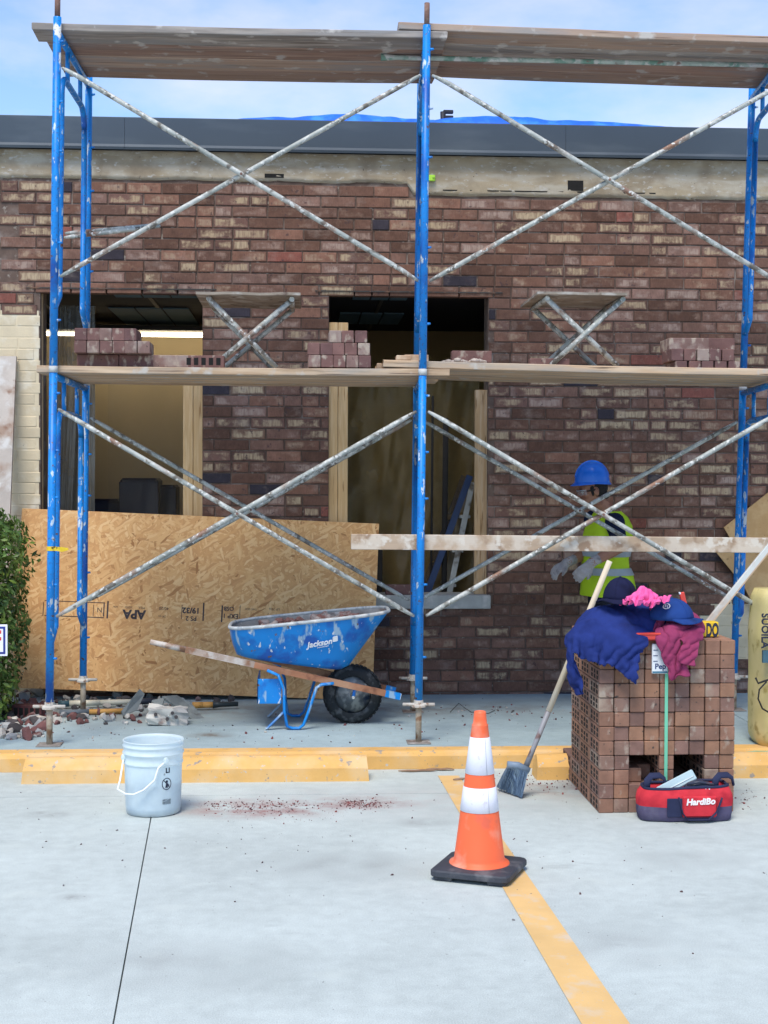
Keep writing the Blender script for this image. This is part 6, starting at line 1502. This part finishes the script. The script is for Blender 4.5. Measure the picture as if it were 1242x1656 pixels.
for k in range(330):
    u = rb.triangular(-60, 400, 20) if k < 260 else rb.uniform(0, 110); v = rb.uniform(1128, 1172) if u > 80 else rb.uniform(1118, 1196)
    if u > 230: v = rb.uniform(1128, 1146)
    s_ = rb.choice([.012, .018, .025, .035, .05]) * (1.25 if u < 70 else .85); c = G(u, v, SW); c.z = SW + s_ * .32
    chunk(mb, c, s_, rb, rb.choices(range(4), [4, 4, 3, 3])[0])
stuff(tag(build(mb, 'rubble', rubm), 'scatter of broken brick and mortar chunks below the strand board', 'rubble'))
big = [((62, 1126), .085, 0, 'pale broken block at the foot of the wall left of the front post'), ((22, 1126), .09, 1, 'grey broken block beside the hedge at the left edge'), ((8, 1150), .075, 0, 'cream broken block piece low at the left edge'), ((40, 1150), .05, 0, 'small cream rubble lump near the left front post'), ((190, 1128), .07, 1, 'grey rubble lump behind the white pipe'), ((215, 1166), .04, 2, 'small reddish lump left of the white cored block')]
for (u, v), s_, mi, lab in big:
    mb = MB(); c = G(u, v, SW); c.z = SW + s_ * .45; chunk(mb, c, s_, rb); tag(build(mb, 'rubble_lump', rubm[mi]), lab, 'rubble', 'larger rubble lumps')
# white cored block, dark red brick, slate pieces
c = G(268, 1174, SW); wbk = thing('broken_block', (c.x, c.y + .06, SW), 'white broken cored block lying on the sidewalk beside the slate pieces', 'block')
X = Matrix.Translation((c.x, c.y + .06, SW)) @ Matrix.Rotation(R(6), 4, 'Z') @ Matrix.Rotation(R(4), 4, 'Y')
mb = MB(); bm = bmesh.new(); bmesh.ops.create_cube(bm, size=1); bmesh.ops.subdivide_edges(bm, edges=bm.edges[:], cuts=4, use_grid_fill=True)
for v in bm.verts:
    q = v.co.copy(); v.co = Vector((q.x * .245, q.y * .11, (q.z + .5) * .105 + .003)) + Vector((noise.noise(q * 3 + Vector((4, 1, 2))), noise.noise(q * 3 + Vector((1, 7, 2))), noise.noise(q * 3) * max(0, q.z + .4))) * .028
bm.verts.index_update(); mb.add([v.co.copy() for v in bm.verts], [[v.index for v in f.verts] for f in bm.faces], 0, False, X); bm.free()
build(mb, 'lump', M('white_block', (.60, .57, .51), .95, .12, 10, [((.32, .2, .16), 12, .62, .05), ((.36, .35, .33), 7, .58, .06)], .6), wbk)
for k, (dx_, dz_) in enumerate(((-.075, .07), (.0, .045), (.055, .06), (.03, .085))):
    mb = MB(); mb.path([(dx_, -.075, dz_), (dx_, -.02, dz_)], .011, 10, X=X); build(mb, 'core_hole_shade', rubm[3], wbk)  # dark plugs paint the shade in the block's cores
c = G(44, 1162, SW); o = link('cored_brick', solid_brick(M('dark_red_brick', (.115, .030, .032), .85, .25, 12, [((.05, .02, .02), 9, .58, .06)], .4), (.20, .075, .085), 'y'), None, (c.x, c.y + .04, SW + .001), (0, 0, R(-8))); tag(o, 'dark red cored brick lying left of the front left post', 'brick')
slate = M('slate_grey', (.115, .135, .14), .7, .2, 5, [((.20, .22, .215), 7, .56, .08), ((.08, .08, .075), 12, .62, .05)], .4, 40)
def slab(pts, th, label):
    mb = MB(); n_ = len(pts); nrm = (pts[1] - pts[0]).cross(pts[2] - pts[0]).normalized()
    if nrm.z < 0: nrm = -nrm
    lo_ = [q - nrm * th for q in pts]
    mb.add(list(pts) + lo_, [tuple(range(n_)), tuple(range(n_, 2 * n_))[::-1]] + [(k, n_ + k, n_ + (k + 1) % n_, (k + 1) % n_) for k in range(n_)])
    tag(build(mb, 'slate_piece', slate), label, 'slate', 'broken slate pieces on the rubble')
ysl = G(300, 1162, SW).y
slab([P(262, 1126, ysl + .12), P(286, 1124, ysl + .16), P(310, 1138, ysl + .10), P(332, 1163, ysl), P(312, 1164, ysl - .03), P(290, 1146, ysl + .02)], .014, 'long curved grey slate piece sloping down right of the white block')
slab([P(213, 1130, ysl + .05), P(226, 1114, ysl + .12), P(234, 1122, ysl + .12), P(222, 1148, ysl + .02), P(200, 1157, ysl - .02), P(197, 1149, ysl)], .014, 'upright grey slate shard left of the white block')
slab([P(246, 1132, ysl + .1), P(266, 1128, ysl + .12), P(262, 1142, ysl + .04), P(243, 1144, ysl + .04)], .012, 'short dark slate piece behind the white block')
# tools on the ground
def rod(u0, v0, u1, v1, r0, m_, name, label, cat, z=.02, m2=None, split=.5):
    a, b = G(u0, v0, SW), G(u1, v1, SW); a.z = b.z = SW + z
    t = thing(name, a, label, cat)
    c = a.lerp(b, split); mb = MB(); mb.path([a, c], r0, 10); build(mb, 'grip', m_, t)
    mb = MB(); mb.path([c, b], r0 * .92, 10); build(mb, 'shaft', m2 or m_, t)
    return t, a, b
orh = M('orange_handle', (.50, .26, .07), .7, .15, 6, [((.3, .15, .05), 9, .6, .06)]); gyh = M('grey_grip', (.10, .12, .14), .7, .2, 9); wpi = M('white_pipe', (.62, .58, .46), .6, .1, 6); 
t, a, b = rod(96, 1158, 200, 1155, .019, gyh, 'hand_tool', 'grey gripped wooden tool handle lying on the sidewalk beneath the white pipe', 'tool', .022, orh, .46)
t, a, b = rod(112, 1146, 212, 1143, .020, wpi, 'white_pipe', 'short white pipe with a black coupling lying on the rubble', 'pipe', .035)
mb = MB(); mb.path([a - (b - a) * .18, a], .022, 10); build(mb, 'coupling', M('teal_coupling', (.04, .09, .11), .5), t)
mb = MB(); mb.path([b, b + (b - a) * .40], .021, 10); build(mb, 'rubber_sleeve', M('black_sleeve', (.02, .025, .04), .6), t)
t, a, b = rod(311, 1149, 344, 1148, .022, orh, 'hammer', 'orange wooden handle with a black end lying by the wheelbarrow leg', 'tool', .035)
mb = MB(); mb.path([b, b + (b - a) * .35, b + (b - a) * 1.25], [.026, .018, .016], 10); build(mb, 'black_end', M('black_end', (.02, .03, .035), .5), t)
# ------------------------------------------------------------------ crumbs and litter
def crumbs(name, spots, n, mats_, label, seed, z0=0.0, smin=.003, smax=.010):
    r = random.Random(seed); mb = MB()
    for k in range(n):
        u0, v0, su, sv = r.choice(spots); u = r.gauss(u0, su); v = r.gauss(v0, sv)
        if z0 == 0 and v < 1246: continue
        if z0 > 0 and not (1128 < v < 1212): continue
        s_ = smin + (smax - smin) * r.random() ** 2.6; c = G(u, v, z0); c.z = z0 + s_ * .3
        chunk(mb, c, s_, r, r.randrange(len(mats_)))
    return stuff(tag(build(mb, name, mats_), label, 'crumbs'))
crm = [M('crumb_red', (.21, .055, .05), .95, .3, 30), M('crumb_dark', (.09, .05, .05), .95, .3, 30), M('crumb_plum', (.15, .06, .065), .95, .3, 30)]
crumbs('brick_crumbs', [(360, 1302, 22, 4), (400, 1308, 35, 6), (450, 1300, 28, 3), (480, 1312, 50, 10), (585, 1299, 26, 4), (575, 1300, 18, 3), (600, 1303, 20, 3)], 700, crm, 'red brick crumbs scattered on the lot between the bucket and the cone', 1, 0, .002, .0075)
crumbs('brick_crumbs', [(880, 1262, 30, 6), (900, 1275, 30, 12), (860, 1255, 40, 4), (640, 1240, 30, 3), (1200, 1290, 25, 10)], 200, crm, 'dark red crumbs on the lot around the brick cube and broom', 2, 0, .003, .011)
crumbs('grit', [(600, 1330, 300, 60), (300, 1340, 200, 40), (900, 1380, 200, 70)], 170, [crm[1], M('grit_grey', (.16, .15, .15), .95, .3, 30)], 'sparse dark grit over the parking lot', 3, 0, .002, .008)
crumbs('grit', [(700, 1170, 200, 14), (400, 1190, 200, 12), (150, 1185, 100, 12), (820, 1150, 60, 8), (1000, 1150, 150, 16)], 260, crm + [rubm[0], rubm[1], rubm[3]], 'dark and red grit scattered over the sidewalk', 4, SW, .003, .014)
brk = M('bark_strip', (.27, .17, .11), .9, .25, 14, [((.38, .28, .2), 10, .56, .06)], .4)
for k, (u, v, l_, rz, lab) in enumerate(((675, 1248, .22, .05, 'long curled brown bark strip on the lot at the kerb left of the cone'), (712, 1246, .16, -.1, 'shorter brown bark strip on the lot behind the cone'), (742, 1262, .07, .3, 'small dark bark flake on the lot beside the cone'))):
    c = G(u, v); mb = MB(); n_ = 12; rg = []
    for i in range(n_ + 1):
        s_ = (i / n_ - .5) * l_; wv = .008 * noise.noise((s_ * 18 + k * 3, k, 0)); hw2 = .012 * (1 - abs(2 * i / n_ - 1) ** 3) + .002
        p = c + Vector((s_ * math.cos(rz), s_ * math.sin(rz) + wv, .004 + .006 * abs(noise.noise((s_ * 12, k, 4))))); rg.append([p + Vector((0, -hw2, 0)), p + Vector((0, hw2, 0)), p + Vector((0, hw2, .006)), p + Vector((0, -hw2, .006))])
    mb.loft(rg, smooth=False); tag(build(mb, 'bark_strip', brk), lab, 'bark', 'bark litter')
# short wire offcut on the sidewalk
mb = MB(); pts = [G(728, 1153, SW), G(742, 1147, SW), G(752, 1149, SW), G(762, 1153, SW), G(790, 1155, SW), G(800, 1150, SW)]
for i, q in enumerate(pts): q.z = SW + .006 + (.035 if i == 1 else .01 if i == 2 else 0)
mb.path(pts, .0022, 6); tag(build(mb, 'wire_offcut', dark_m), 'bent dark wire offcut on the sidewalk behind the cone', 'wire')
